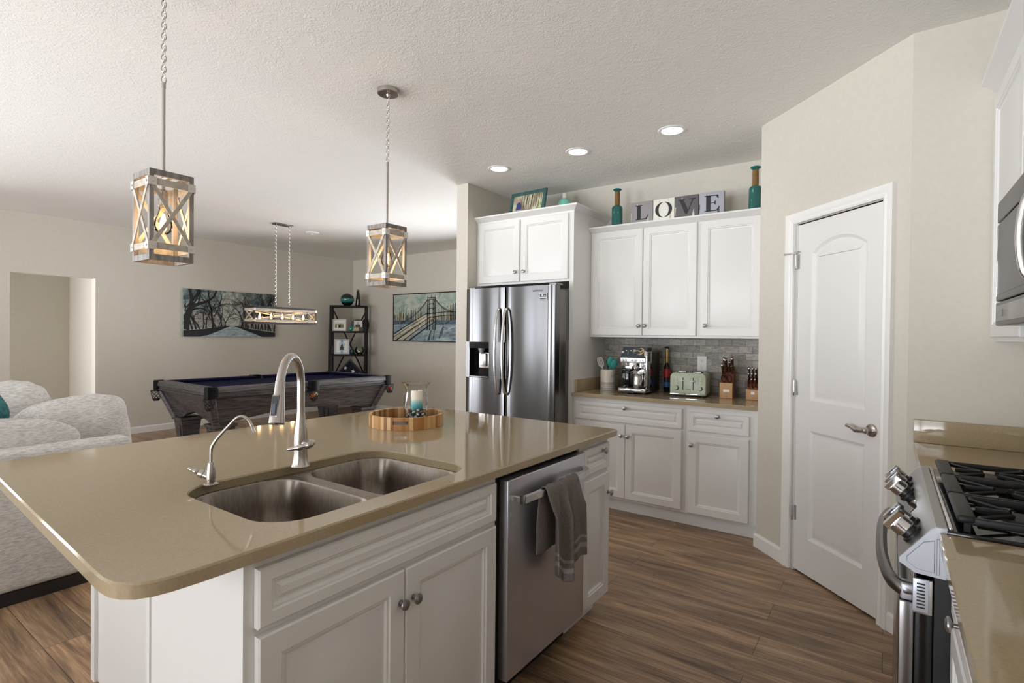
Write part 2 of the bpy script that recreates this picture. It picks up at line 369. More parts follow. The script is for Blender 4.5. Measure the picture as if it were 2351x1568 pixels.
def dseg(s0, s1, z0, z1):
    a = PA+PT*s0; b = PA+PT*s1; m.prism([a+Vector((0,0,z0)), b+Vector((0,0,z0)), b+back+Vector((0,0,z0)), a+back+Vector((0,0,z0))], (0,0,z1-z0))
LEN = (PB-PA).length
dseg(0, D0, 0, ZC); dseg(D1, LEN, 0, ZC); dseg(D0, D1, DZ, ZC)
m.prism([(PA.x,PA.y,0), (PA.x+.1,PA.y+.03,0), (PA.x+.1,YW,0), (PA.x,YW,0)], (0,0,ZC)); struct(m, 'wall_pantry', WALL, smooth=0)
m = M(); m.box(PB.x, YE, 0, XR, YE+.12, ZC); struct(m, 'wall_end', WALL, smooth=0)
m = M(); m.box(XR, YF-.12, 0, XR+.12, YW, ZC); struct(m, 'wall_right', WALL, smooth=0)
m = M(); xs = XL
for (a, b, c, e) in WINDOWS:
    m.box(xs, YF-.12, 0, a, YF, ZC); m.box(a, YF-.12, 0, b, YF, c); m.box(a, YF-.12, e, b, YF, ZC); xs = b
m.box(xs, YF-.12, 0, XR, YF, ZC); struct(m, 'wall_front', WALL, smooth=0)
for i, (a, b, c, e) in enumerate(WINDOWS):
    m = M(); w = .06
    for q in (a, (a+b)/2-w/2, b-w): m.box(q, YF-.10, c, q+w, YF-.03, e)
    for q in (c, e-w): m.box(a+w, YF-.10, q, b-w, YF-.03, q+w)
    o = struct(m, 'window_%d' % (i+1), W_TRIM)
    m = M(); m.box(a+.02, YF-.07, c+.02, b-.02, YF-.066, e-.02); m.build('pane', PANE, o)
    if i == 0:      # blind slats out of view, spaced to stripe the fridge reflection
        m = M(); x = a+.05
        for k, (gap, w_) in enumerate(((0,.12), (.16,.16), (.12,.10), (.18,.20), (.09,.14), (.16,.12), (.11,.18), (.17,.12), (.10,.16))):
            x += gap; m.box(x, YF-.02, .08, x+w_, YF-.012, e+.03); x += w_
        m.build('blind', mat('blind fabric', rgb(200,198,194), .8), o)
for i, (a, b, c, e) in enumerate(ADDED_LWINDOWS):
    m = M(); w = .06
    for q in (a, (a+b)/2-w/2, b-w): m.box(XL-.10, q, c, XL-.03, q+w, e)
    for q in (c, e-w): m.box(XL-.10, a+w, q, XL-.03, b-w, q+w)
    o = struct(m, 'window_%d' % (i+4), W_TRIM)  # out of view, added to let more daylight in
    m = M(); m.box(XL-.07, a+.02, c+.02, XL-.066, b-.02, e-.02); m.build('pane', PANE, o)
(a, b, c, e), = ADDED_BWINDOWS; m = M(); w = .06
for q in (a, (a+b)/2-w/2, b-w): m.box(q, YB+.03, c, q+w, YB+.10, e)
for q in (c, e-w): m.box(a+w, YB+.03, q, b-w, YB+.10, q+w)
o = struct(m, 'window_6', W_TRIM); m = M(); m.box(a+.02, YB+.066, c+.02, b-.02, YB+.07, e-.02); m.build('pane', PANE, o)
# baseboards
def board(name, a, b, dr, ends=()):
    m = M(); sweep(m, [((*a, 0), (*dr, 0)), ((*b, 0), (*dr, 0))], BB); return struct(m, name, W_TRIM, smooth=25)
board('baseboard_left', (XL, OY1), (XL, YB), (1,0)); board('baseboard_living', (XL+.014, YB), (-3.281, YB), (0,-1))
board('baseboard_front', (XL, YF), (-7.35, YF), (0,1))
board('baseboard_hall', (XL-1.4, .7), (XL-1.4, 2.62), (1,0))
m = M(); pn = (PN.x, PN.y, 0); p0 = PA+PT*.0
sweep(m, [((PA.x,3.95,0), (-1,0,0)), ((PA.x,PA.y,0), ((PN.x-1)/(1+.706), PN.y/(1+.706), 0)), (tuple(PA+PT*(D0-.087)), pn)], BB)
sweep(m, [(tuple(PA+PT*(D1+.059)), pn), ((PB.x,PB.y,0), ((PN.x)/(1.706), (PN.y-1)/(1.706), 0)), ((.13,YE,0), (0,-1,0))], BB); struct(m, 'baseboard_pantry', W_TRIM, smooth=25)
# pantry door: casing, slab, hinges, lever
m = M(); cw0, cw1 = .087, .059
CP = [(0,.0), (0,.012), (.010,.016), (.022,.012), (.036,.019), (.05,.021), (.0585,.021), (.0585,0)]
def casing(m, s0, s1, z1):
    n = len(CP); vs_ = []; fs = []
    for (s, z, ds, dz) in ((s0, 0, -1, 0), (s0, z1, -1, 1), (s1, z1, 1, 1), (s1, 0, 1, 0)):
        vs_ += [PA+PT*(s+ds*(o+.0))+Vector((0,0,z+dz*o))+PN*d for (o, d) in CP]
    for j in range(3):
        for k in range(n): fs.append((j*n+k, j*n+(k+1) % n, j*n+n+(k+1) % n, j*n+n+k))
    fs.append(list(range(n))); fs.append([3*n+k for k in range(n)]); m.add(vs_, fs)
casing(m, D0-.022, D1+.0, DZ+.008)
m.obox(PA+PT*(D0-.022)-PN*.09, PT*.024, (0,0,DZ+.008), PN*.09); m.obox(PA+PT*(D1-.002)-PN*.09, PT*.004, (0,0,DZ), PN*.09); m.obox(PA+PT*D0-PN*.09+Vector((0,0,DZ)), PT*(D1-D0), (0,0,.008), PN*.09)
struct(m, 'trim_1', W_TRIM, smooth=25)
do = bpy.data.objects.new('door_1', None); COL.objects.link(do); do.location = PA+PT*D0; ORG['door_1'] = tuple(do.location); do['kind'] = 'structure'
dw = D1-D0-.006; dO = PA+PT*(D0+.003)+Vector((0,0,.012))-PN*.006; dh = DZ-.016
s0, s1 = .112, .497; zl0, zl1, zu0, zu1, za = .205, .836, 1.008, 1.855, 1.922
sc = (s0+s1)/2; hw = (s1-s0)/2; R = (hw*hw+(za-zu1)**2)/(2*(za-zu1)); ph = math.asin(hw/R)
archp = [(sc+R*math.sin(ph-2*ph*k/16), za-R+R*math.cos(ph-2*ph*k/16)) for k in range(17)]
m = M(); carved(m, dO, PT, (0,0,1), dw, dh, [[(s0, zl0), (s1, zl0), (s1, zl1), (s0, zl1)], [(s0, zu0), (s1, zu0)]+archp], [(0,0), (.004,-.003), (.016,-.0125), (.022,-.0135), (.028,-.0125), (.050,-.004), (.054,-.0035)], .034)
m.build('door_slab', W_DOOR, do, smooth=20)
for hz in (.343, 1.084, 1.83):
    m = M(); hp = PA+PT*(D0-.002)+PN*.006
    for k in range(5): m.lathe([(.0055,0), (.0055,.0165)], hp+Vector((0,0,hz-.043+k*.0175)), 12)
    m.lathe([(.004,-.047), (.006,-.044), (.004,.046), (.006,.044), (.003,.05)], hp+Vector((0,0,hz)), 10)
    m.obox(PA+PT*(D0+.002)-PN*.0075+Vector((0,0,hz-.043)), PT*.016, (0,0,.087), PN*.0025)
    if hz > 1.5:   # hinge pin door stop
        m.tube([hp+Vector((0,0,hz+.05)), hp+Vector((0,0,hz+.052))-PT*.02+PN*.02, hp+Vector((0,0,hz+.052))-PT*.05+PN*.03], .004, 8); m.tube([hp+Vector((0,0,hz+.055))-PT*.012, hp+Vector((0,0,hz+.055))+PT*.022+PN*.012], .006, 8)
        m.lathe([(.007,0), (.007,.01)], hp+Vector((0,0,hz+.048))-PT*.05+PN*.03, 10, PN)
    m.build('hinge', STEEL, do)
lp = PA+PT*.897+Vector((0,0,.925))-PN*.006
m = M(); m.lathe([(.033,0), (.033,.004), (.029,.009), (.014,.013), (.012,.022), (.015,.030), (.016,.042), (.011,.05), (0,.052)], lp, 28, PN)
m.tube(spline([lp+PN*.040, lp+PN*.042-PT*.03+Vector((0,0,-.004)), lp+PN*.040-PT*.06+Vector((0,0,-.008)), lp+PN*.036-PT*.09+Vector((0,0,.002)), lp+PN*.034-PT*.122+Vector((0,0,.008))], 6), [.0105]*9+[.0095]*6+[.0085]*6+[.008]*4, 12, flat=((0,0,1), 1.15)).build('lever_handle', NICKEL, do)
# ------------------------------------------------------------------ ceiling fixtures
LENS = emit('lit lamp lens', (1, .97, .92), 6)
for i, (x, y) in enumerate(CAN_SPOTS):
    t = thing('recessed_light', ['lit round recessed ceiling light nearest the fridge cabinet', 'lit round recessed ceiling light, middle one of the three', 'lit round recessed ceiling light nearest the pantry wall'][i], 'light', (x, y, ZC), 0, 'recessed ceiling lights')
    m = M(); m.lathe([(.066,-.001), (.072,-.006), (.088,-.005), (.094,0), (.066,0)], (x, y, ZC), 36, cap=False); m.build('trim_ring', WHITEP, t)
    m = M(); m.lathe([(.067,-.001), (.067,-.004), (.03,-.0055), (0,-.006)], (x, y, ZC), 36); m.build('lens', LENS, t)
    ld = bpy.data.lights.new('recessed_lamp', 'SPOT'); lo = bpy.data.objects.new('recessed_lamp', ld); COL.objects.link(lo); lo.location = (x, y, ZC-.02)
    ld.energy = 4; ld.color = (1, .95, .88); ld.spot_size = 2.3; ld.spot_blend = .8; ld.shadow_soft_size = .07
t = thing('smoke_detector', 'small round white disc on the ceiling beyond the chandelier', 'smoke detector', (-6.49, 4.409, ZC))
m = M(); m.lathe([(.09,0), (.09,-.012), (.075,-.02), (.03,-.024), (0,-.025)], (-6.49, 4.409, ZC), 28); m.build('housing', WHITEP, t)
m = M(); m.lathe([(.02,-.0235), (.018,-.03), (0,-.031)], (-6.49, 4.409, ZC), 16); m.build('test_button', WHITEP, t)
# ------------------------------------------------------------------ cabinets
PROF = [(0,-.019), (0,-.004), (.004,0), (.054,0), (.0575,-.0045), (.0635,-.0050), (.068,-.0115), (.074,-.0130), (.078,-.0118)]
PROFD = [(0,-.019), (0,-.004), (.004,0), (.030,0), (.0335,-.0045), (.038,-.005), (.0425,-.0115), (.047,-.0125), (.058,-.006)]
def front(name, parent, O, U, V, prof, kpos=None):
    """door or drawer front (O = lower left corner of its outer face) with an optional knob at (u, v)"""
    m = M(); m.panel(O, U, V, prof); d = m.build(name, W_CAB, parent, smooth=20)
    if kpos:
        O, U, V = map(Vector, (O, U, V)); u = U.normalized(); v = V.normalized(); n = u.cross(v)
        k = M(); k.lathe([(.009,0), (.009,.002), (.005,.004), (.0045,.013), (.008,.016), (.0145,.018), (.0155,.021), (.0145,.024), (.009,.0265), (0,.0275)], O+u*kpos[0]+v*kpos[1], 20, n); k.build('knob', KNOBM, d)
    return d
# island, doors face +X
FX = -1.134; DX = -1.114
def yfront(name, par, y0, z0, y1, z1, prof, k=None): return front(name, par, (DX, y0, z0), (0, y1-y0, 0), (0, 0, z1-z0), prof, (k[0]-y0, k[1]-z0) if k else None)
t = thing('sink_base_cabinet', 'white two-door cabinet with a wide false drawer under the sink', 'cabinet', (-1.4, 1.06, 0), 0, 'island cabinets')
m = M(); m.box(-1.60, .606, .105, FX-.02, .624, .884); m.box(-1.60, 1.495, .105, FX-.02, 1.512, .884); m.box(-1.60, .624, .105, FX-.02, 1.495, .122); m.box(-1.60, .624, .122, -1.585, 1.495, .66)
m.box(-1.60, .606, 0, FX-.07, 1.512, .105); m.build('body', W_CAB, t, smooth=0)
m = M()
for (y0, z0, y1, z1) in ((.606, .105, .64, .884), (1.486, .105, 1.512, .884), (.64, .84, 1.486, .884), (.64, .695, 1.486, .73), (.64, .105, 1.486, .125)): m.box(FX-.02, y0, z0, FX+.0005, y1, z1)
m.build('face_frame', W_CAB, t, smooth=0)
m = M(); m.box(-1.617, .6015, 0, -1.5995, .6058, .884); m.build('edge_strip', W_CAB, t, smooth=0)
yfront('false_drawer', t, .630, .724, 1.498, .857, PROFD)
yfront('door', t, .631, .115, 1.064, .706, PROF, (1.046, .617)); yfront('door', t, 1.067, .115, 1.498, .706, PROF, (1.096, .615))
t = thing('narrow_cabinet', 'narrow white island cabinet with one drawer right of the dishwasher', 'cabinet', (-1.4, 2.29, 0), 0, 'island cabinets')
m = M(); m.box(-1.60, 2.142, .105, FX, 2.44, .884); m.box(-1.60, 2.142, 0, FX-.07, 2.44, .105); m.build('body', W_CAB, t, smooth=0)
yfront('drawer', t, 2.156, .735, 2.428, .857, PROFD, (2.345, .829)); yfront('door', t, 2.156, .115, 2.428, .712, PROF, (2.408, .613))
t = thing('island_back_panel', 'white panelled rear half of the island beneath the worktop overhang', 'panel', (-2.08, 1.6, 0), 0, 'island cabinets')
m = M(); m.box(-2.54, .770, 0, -1.735, 2.42, .884); m.box(-1.735, .770, 0, -1.605, 2.42, .66); m.box(-1.735, 1.50, .66, -1.605, 2.42, .884); m.build('body', W_CAB, t, smooth=0)
m = M(); m.box(-2.556, .758, 0, -2.52, .770, .884); m.box(-2.556, .770, 0, -2.54, 2.42, .884); m.build('corner_post', W_CAB, t, smooth=0)
# worktop with sink cutout
t0 = [(-2.556,.452), (-2.236,.432), (-1.751,.402), (-1.379,.380), (-1.25,.372), (-1.20,.370), (-1.165,.373), (-1.14,.382), (-1.119,.398), (-1.105,.422), (-1.098,.452), (-1.0945,.50)]
outer = t0+arc((-1.0936-.018, 2.4773-.018), .018, 0, PI/2, 5)+[(-2.556, 2.4773)]
hole = rrect(-1.695, .702, -1.180, 1.447, .11, 9)[::-1]
m = M(); m.holed(outer, [hole], .8845, .914, .004); o = m.build('island_countertop', QUARTZ, None, smooth=40)
tag(o, 'long tan quartz island worktop with an undermounted sink', 'countertop')
# undermounted double bowl sink
t = thing('double_sink', 'undermounted stainless double bowl sink in the island worktop', 'sink', (-1.44, 1.075, .68))
def bowl(y0, y1):
    prof = [(0, .8835, .105), (.004, .878, .10), (.010, .80, .095), (.016, .715, .085), (.035, .692, .075), (.075, .684, .05)]
    loops = [[(p[0], p[1], z) for p in rrect(-1.688+i, y0+i, -1.187-i, y1-i, r, 8)] for (i, z, r) in prof]; n = len(loops[0]); m = M(); vs_ = []; fs = []
    for Lp in loops: vs_ += Lp
    for j in range(len(loops)-1):
        for k in range(n): fs.append((j*n+k, j*n+(k+1) % n, j*n+n+(k+1) % n, j*n+n+k))
    fs.append([(len(loops)-1)*n+k for k in range(n)]); m.add(vs_, fs); return m
for (y0, y1) in ((.710, 1.048), (1.098, 1.440)):
    b = bowl(y0, y1).build('bowl', SINKST, t, smooth=50, fix=False); cx, cyy = -1.44, (y0+y1)/2
    m = M(); m.lathe([(.052,.6845), (.050,.6865), (.04,.6862), (.036,.680), (.012,.679), (.010,.683), (0,.684)], (cx, cyy, 0), 24); m.build('drain', STEEL, b)
m = M()
for (y0, y1, ya, yb) in ((.710, 1.048, .68, 1.073), (1.098, 1.440, 1.073, 1.47)): m.holed([(-1.72, ya), (-1.155, ya), (-1.155, yb), (-1.72, yb)], [rrect(-1.688, y0, -1.187, y1, .105, 8)[::-1]], .8815, .8840, .0003)
m.build('rim', SINKST, t)
# back wall base cabinets, doors face -Y
BY = 3.891
def xfront(name, par, yf, x0, z0, x1, z1, prof, k=None): return front(name, par, (x0, yf, z0), (x1-x0, 0, 0), (0, 0, z1-z0), prof, (k[0]-x0, k[1]-z0) if k else None)
def base(name, label, x0, x1):
    t = thing(name, label, 'cabinet', ((x0+x1)/2, 4.2, 0), 0, 'base cabinets on the back wall')
    m = M(); m.box(x0, BY+.0195, .095, x1, YW-.002, .884); m.box(x0, BY+.055, 0, x1, YW-.002, .095); m.build('body', W_CAB, t, smooth=0); return t
t = base('base_cabinet', 'wide white base cabinet with long drawer below the coffee machine', -2.128, -1.197)
xfront('drawer', t, BY, -2.102, .704, -1.222, .852, PROFD, (-1.663, .821))
xfront('door', t, BY, -2.102, .113, -1.662, .690, PROF, (-1.689, .604)); xfront('door', t, BY, -1.659, .113, -1.222, .690, PROF, (-1.634, .603))
t = base('base_cabinet', 'narrower white base cabinet with one door beside the pantry wall', -1.196, -.712)
xfront('drawer', t, BY, -1.171, .702, -.763, .838, PROFD, (-.970, .822)); xfront('door', t, BY, -1.171, .105, -.763, .680, PROF, (-1.150, .600))
m = M(); m.box(-.712, BY+.004, 0, -.6985, YW-.002, .884); o = m.build('filler_strip', W_CAB, None, smooth=0); tag(o, 'thin white filler strip between the base cabinet and pantry wall', 'filler strip')
t = thing('back_countertop', 'tan quartz worktop under the wall cabinets holding the small appliances', 'countertop', (-1.4, 4.2, .884))
m = M(); m.holed([(-2.128, 3.8707), (-.6985, 3.8707), (-.6985, YW-.001), (-2.128, YW-.001)], [], .8845, .914, .003); m.build('slab', QUARTZ, t, smooth=40)
m = M(); m.rbox(-2.1295, 3.93, .9145, -2.108, YW-.009, 1.016, .002); m.build('side_splash', QUARTZ, t)
# wall cabinets
UY = 4.185
def wallcab(label, x0, x1):
    t = thing('wall_cabinet', label, 'cabinet', ((x0+x1)/2, 4.35, 1.372), 0, 'wall cabinets over the back counter')
    m = M(); m.box(x0, UY+.0195, 1.372, x1, YW-.002, 2.313); m.build('body', W_CAB, t, smooth=0); return t
t = wallcab('wide white two-door wall cabinet above the coffee machine', -2.128, -1.197)
xfront('door', t, UY, -2.106, 1.388, -1.653, 2.268, PROF, (-1.678, 1.467)); xfront('door', t, UY, -1.648, 1.388, -1.216, 2.268, PROF, (-1.628, 1.467))
t = wallcab('single-door white wall cabinet above the knife blocks', -1.196, -.6985)
xfront('door', t, UY, -1.186, 1.388, -.752, 2.268, PROF, (-1.145, 1.467))
CR = [(.0006,0), (.001,0), (.004,.012), (.016,.018), (.03,.034), (.046,.042), (.052,.046), (.052,.058), (.0006,.058)]
m = M(); sweep(m, [((-2.128, UY+.0195, 2.256), (0,-1,0)), ((-.6985, UY+.0195, 2.256), (0,-1,0))], CR)
o = m.build('crown_moulding', W_CAB, None, smooth=25); tag(o, 'white crown moulding along the top of the wall cabinets', 'crown moulding')
# cabinet around the fridge
t = thing('fridge_cabinet', 'white two-door cabinet with tall side panel around the fridge', 'cabinet', (-2.64, 4.2, 1.82))
FY = 3.87
m = M(); m.box(-3.149, FY+.0195, 1.833, -2.152, YW-.002, 2.42); m.build('body', W_CAB, t, smooth=0)
m = M(); m.box(-2.152, FY+.0195, 0, -2.130, YW-.002, 2.42); m.box(-2.168, FY+.0195, 0, -2.152, FY+.06, 1.833); m.build('side_panel', W_CAB, t, smooth=0)
xfront('door', t, FY, -3.118, 1.852, -2.663, 2.398, PROF, (-2.700, 1.938)); xfront('door', t, FY, -2.648, 1.852, -2.176, 2.398, PROF, (-2.612, 1.938))
m = M(); sweep(m, [((-3.149, FY+.0195, 2.405), (0,-1,0)), ((-2.130, FY+.0195, 2.405), (1,-1,0)), ((-2.130, YW-.002, 2.405), (1,0,0))], CR); m.box(-3.149, FY+.03, 2.4205, -2.145, YW-.002, 2.463); m.build('crown', W_CAB, t, smooth=25)
# tiled backsplash
def _tile():
    m = mat('grey stone tile', (.3,.29,.27,1), .55); v = coords(m, (1,1,1), (PI/2,0,0))
    br = N(m, 'ShaderNodeTexBrick'); br.offset = .5; br.inputs['Scale'].default_value = 1; br.inputs['Brick Width'].default_value = .102; br.inputs['Row Height'].default_value = .0545; br.inputs['Mortar Size'].default_value = .0016; br.inputs['Bias'].default_value = -.1
    br.inputs['Color1'].default_value = rgb(146,143,137); br.inputs['Color2'].default_value = rgb(188,185,178); br.inputs['Mortar'].default_value = rgb(118,112,104); L(m, v, br.inputs['Vector'])
    n = N(m, 'ShaderNodeTexNoise'); n.inputs['Scale'].default_value = 28; n.inputs['Detail'].default_value = 8; n.inputs['Distortion'].default_value = 1.2; n.inputs['Roughness'].default_value = .7; L(m, coords(m, (.6,1,1.6)), n.inputs['Vector'])
    c = ramp(m, n.outputs['Fac'], [(.36, (.66,.62,.58,1)), (.5, (.96,.95,.94,1)), (.64, (1.16,1.16,1.16,1))])
    x = N(m, 'ShaderNodeMix', data_type='RGBA', blend_type='MULTIPLY'); x.inputs[0].default_value = 1; L(m, br.outputs['Color'], x.inputs[6]); L(m, c, x.inputs[7]); L(m, x.outputs[2], BS(m).inputs['Base Color'])
    iv = N(m, 'ShaderNodeMath', operation='SUBTRACT'); iv.inputs[0].default_value = 1; L(m, br.outputs['Fac'], iv.inputs[1]); bump(m, iv.outputs[0], .5, .002); return m
m = M(); m.box(-2.128, YW-.008, .9145, -.6985, YW-.0005, 1.3715); o = m.build('tile_backsplash', _tile(), None, smooth=0); tag(o, 'grey stone subway tile on the wall behind the toaster', 'backsplash')
t = thing('wall_outlet', 'white double wall outlet on the grey tile above the toaster', 'outlet', (-1.253, YW-.008, 1.10))
m = M(); m.rbox(-1.290, YW-.0135, 1.098, -1.215, YW-.0083, 1.222, .003); m.build('cover_plate', WHITEP, t)
for z in (1.135, 1.185):
    m = M(); m.rbox(-1.270, YW-.016, z-.017, -1.235, YW-.013, z+.017, .004)
    s_ = m.build('socket', WHITEP, t); m = M(); m.box(-1.2605, YW-.0166, z-.003, -1.2585, YW-.0159, z+.009); m.box(-1.2475, YW-.0166, z-.002, -1.2455, YW-.0159, z+.008); m.lathe([(.003,0), (.003,.0006)], (-1.2525, YW-.0166, z-.009), 10, (0,1,0)); m.build('slots', BLACK, s_)
# ------------------------------------------------------------------ lettering
def text_mesh(m, txt, size, O, U, V, depth=.0004, align='LEFT', spacing=1.0):
    """adds letters (built-in font) to mesh collector m, lying on the plane O,U,V"""
    cu = bpy.data.curves.new('lettering', 'FONT'); cu.body = txt; cu.size = size; cu.align_x = align; cu.extrude = 0; cu.space_character = spacing; cu.resolution_u = 3
    ob = bpy.data.objects.new('lettering', cu); COL.objects.link(ob); dg = bpy.context.evaluated_depsgraph_get(); dg.update()
    me = bpy.data.meshes.new_from_object(ob.evaluated_get(dg)); O, U, V = Vector(O), Vector(U), Vector(V); W = U.cross(V)*depth
    m.add([O+U*v.co.x+V*v.co.y+W for v in me.vertices], [list(p.vertices) for p in me.polygons])
    bpy.data.objects.remove(ob); bpy.data.curves.remove(cu); bpy.data.meshes.remove(me)
# ------------------------------------------------------------------ fridge
t = thing('refrigerator', 'dark stainless side by side refrigerator with water dispenser and bowed handles', 'refrigerator', (-2.63, 4.05, 0))
FF = 3.65
m = M(); m.rbox(-3.085, 3.745, .03, -2.170, 4.45, 1.755, .006); m.build('case', DARKST, t)
m = M(); m.box(-3.08, 3.74, .0, -2.175, 3.80, .06); m.build('kick_grille', BLACK, t)
def fdoor(x0, x1, hole=None):
    # slightly crowned stainless door: outline in plan swept up in z
    n = 14; w = x1-x0; crown = .010
    pts = [(x0, FF+.085), (x0, FF+.018)]
    for k in range(n+1):
        s = k/n; e = min(s, 1-s)*w; ed = .014*(1-min(e/.014, 1))**2
        pts.append((x0+s*w, FF+crown*(2*s-1)**2+ed))
    pts += [(x1, FF+.018), (x1, FF+.085)]
    return pts
def fpart(x0, x1):
    m = M(); P = fdoor(x0, x1); m.prism([(p[0], p[1], .07) for p in P], (0,0,1.785-.07)); return m
# left door has the dispenser niche cut: built as a ring of blocks around it
x0, x1, hx0, hx1, hz0, hz1 = -3.090, -2.669, -3.042, -2.820, 1.005, 1.318
P = fdoor(x0, x1)
def yat(x): 
    s = (x-x0)/(x1-x0); return FF+.010*(2*s-1)**2
m = M()
def clip(a, b): return [(a, FF+.085)]+[(x, yat(x)+(.010 if abs(x-x0) < 1e-6 or abs(x-x1) < 1e-6 else 0)) for x in [a+(b-a)*k/8 for k in range(9)]]+[(b, FF+.085)]
for (a, b, z0, z1) in ((x0, x1, .07, hz0), (x0, x1, hz1, 1.785), (x0, hx0, hz0, hz1), (hx1, x1, hz0, hz1)):
    m.prism([(p[0], p[1], z0) for p in clip(a, b)], (0,0,z1-z0))
dl = m.build('door', FRIDGE, t, smooth=30)
m = M(); m.box(hx0, FF+.07, hz0, hx1, FF+.086, hz1); m.box(hx0, FF+.002, hz1-.055, hx1, FF+.07, hz1-.001); m.box(hx0, FF+.008, hz0, hx0+.004, FF+.07, hz1); m.box(hx1-.004, FF+.008, hz0, hx1, FF+.07, hz1)
m.build('dispenser_niche', BLACKG, dl, smooth=0)
m = M(); m.rbox(hx0+.01, FF+.004, hz0+.001, hx1-.01, FF+.068, hz0+.014, .003); m.build('drip_tray', DARKST, dl)
m = M(); m.rbox(hx0+.075, FF+.045, hz0+.08, hx1-.03, FF+.072, hz1-.09, .008); m.rbox(hx0+.11, FF+.02, hz0+.10, hx1-.05, FF+.045, hz1-.10, .006); m.build('paddle', STEEL, dl)
m = M(); m.lathe([(.022,0), (.022,.022), (.030,.026), (.030,.048)], ((hx0+hx1)/2+.005, FF+.035, hz1-.10), 20); m.build('spout', mat('grey plastic', (.25,.26,.28,1), .3), dl)
m = M(); P2 = fdoor(-2.662, -2.165); m.prism([(p[0], p[1], .07) for p in P2], (0,0,1.785-.07)); dr = m.build('door', FRIDGE, t, smooth=30)
for dd, xh in ((dl, -2.712), (dr, -2.634)):
    pts = [(xh, FF+.002, 1.60), (xh, FF-.012, 1.595), (xh, FF-.030, 1.56), (xh, FF-.055, 1.42), (xh, FF-.064, 1.24), (xh, FF-.055, 1.06), (xh, FF-.030, .92), (xh, FF-.012, .885), (xh, FF+.002, .88)]
    m = M(); m.tube(spline(pts, 6), .013, 12, flat=((0,1,0), .8)); m.build('handle', STEEL, dd)
for x in (-3.05, -2.215): m = M(); m.rbox(x-.03, 3.69, 1.786, x+.04, 3.80, 1.806, .005); m.build('hinge_cover', DARKST, t)
m = M(); text_mesh(m, 'SAMSUNG', .021, (-2.375, FF-.0005, 1.735), (1,0,0), (0,0,1), .0008, spacing=1.05); m.build('lettering', mat('dark lettering', (.05,.05,.055,1), .4), dr, smooth=0, fix=False)
m = M(); m.mat(0).box(-2.312, FF-.0008, 1.665, -2.236, FF+.004, 1.722); m.mat(1).box(-2.304, FF-.0013, 1.690, -2.244, FF-.0009, 1.715); m.box(-2.304, FF-.0013, 1.671, -2.244, FF-.0009, 1.679); m.mat(0).box(-2.288, FF-.0016, 1.694, -2.270, FF-.0014, 1.710); m.box(-2.264, FF-.0016, 1.694, -2.25, FF-.0014, 1.702)
m.build('sticker', [mat('silver sticker', rgb(190,192,196), .4), mat('sticker print', rgb(60,62,70), .5)], dr, smooth=0)
# ------------------------------------------------------------------ dishwasher + towel
t = thing('dishwasher', 'dark stainless dishwasher with a bowed bar handle in the island', 'dishwasher', (-1.4, 1.83, 0))
m = M(); m.box(-1.60, 1.516, .10, FX-.01, 2.138, .8835); m.build('tub_casing', VOID, t, smooth=0)
m = M(); m.box(-1.60, 1.516, .0, FX-.07, 2.138, .10); m.build('toe_panel', VOID, t, smooth=0)
m = M(); m.rbox(FX-.008, 1.546, .128, -1.100, 2.134, .856, .004); d_ = m.build('door', DWST, t)
hx, hz = -1.052, .790
pts = [(-1.101, 1.567, hz), (-1.08, 1.567, hz), (hx, 1.572, hz), (hx+.004, 1.66, hz), (hx+.006, 1.84, hz), (hx+.004, 2.0, hz), (hx-.006, 2.07, hz), (-1.075, 2.098, hz), (-1.101, 2.115, hz)]
m = M(); ringp = spline(pts[2:], 5); m.tube([(-1.101, 1.571, hz), (hx-.01, 1.571, hz)], .010, 4); vs_ = ringp; m.tube(ringp, .0115, 4, flat=((0,0,1), 1.45)); m.build('handle', STEEL, d_, smooth=30)
m = M(); m.rbox(hx-.012, 1.5665, hz-.016, hx+.010, 1.5725, hz+.016, .002); m.build('handle_cap', DARKST, d_)
def towel_sheet():
    """towel folded over the bar: front flap with soft folds, shorter back flap"""
    n, rows = 34, 40; vs_ = []; R0 = .021; Lf, Lb = .375, .24; cx0 = hx+.005
    tot = Lf+Lb+PI*R0
    for j in range(rows+1):
        s = j/rows*tot
        for i in range(n+1):
            u = i/n
            if s < Lb: dn = Lb-s; x = cx0-R0; z = hz-dn; side = -1
            elif s < Lb+PI*R0: a = (s-Lb)/R0; x = cx0-R0*math.cos(a); z = hz+R0*math.sin(a)*1.1; side = 0; dn = 0
            else: dn = s-Lb-PI*R0; x = cx0+R0; z = hz-dn; side = 1
            k = min(dn/.12, 1.0)
            y = 1.700+.245*u
            if side >= 0:
                y += k*(.012*math.sin(u*2*PI*1.0+.3)-.02*(u-.5))+k*.045*(dn/.37)*(.4+.3*u)
                x += k*(.017*math.sin(u*2*PI*2.1+1.0+dn*2)+.010*math.sin(u*2*PI*3.7+2.4)+.012)
                z -= k*(.035*math.cos((u-.42)*PI*2.0) - .03)*min(1, dn/.3)
            else:
                x += k*(.004*math.sin(u*9)); y += -.020*k+k*.012*math.sin(u*6)
            z += .002*math.sin(u*31+s*9)
            vs_.append((max(x, -1.096), y, z))
    m = M(); m.add(vs_, [(j*(n+1)+i, j*(n+1)+i+1, (j+1)*(n+1)+i+1, (j+1)*(n+1)+i) for j in range(rows) for i in range(n)]); return m
tw = towel_sheet().build('hand_towel', TOWEL, None, smooth=180, fix=False)
uvl = tw.data.uv_layers.new(name='cloth')      # u across, v along the cloth
for lp in tw.data.loops: vi = lp.vertex_index; uvl.data[lp.index].uv = ((vi % 35)/34, (vi//35)/40)
md = tw.modifiers.new('thick', 'SOLIDIFY'); md.thickness = .007; md.offset = 1; md = tw.modifiers.new('soft', 'SUBSURF'); md.levels = 1; md.render_levels = 1
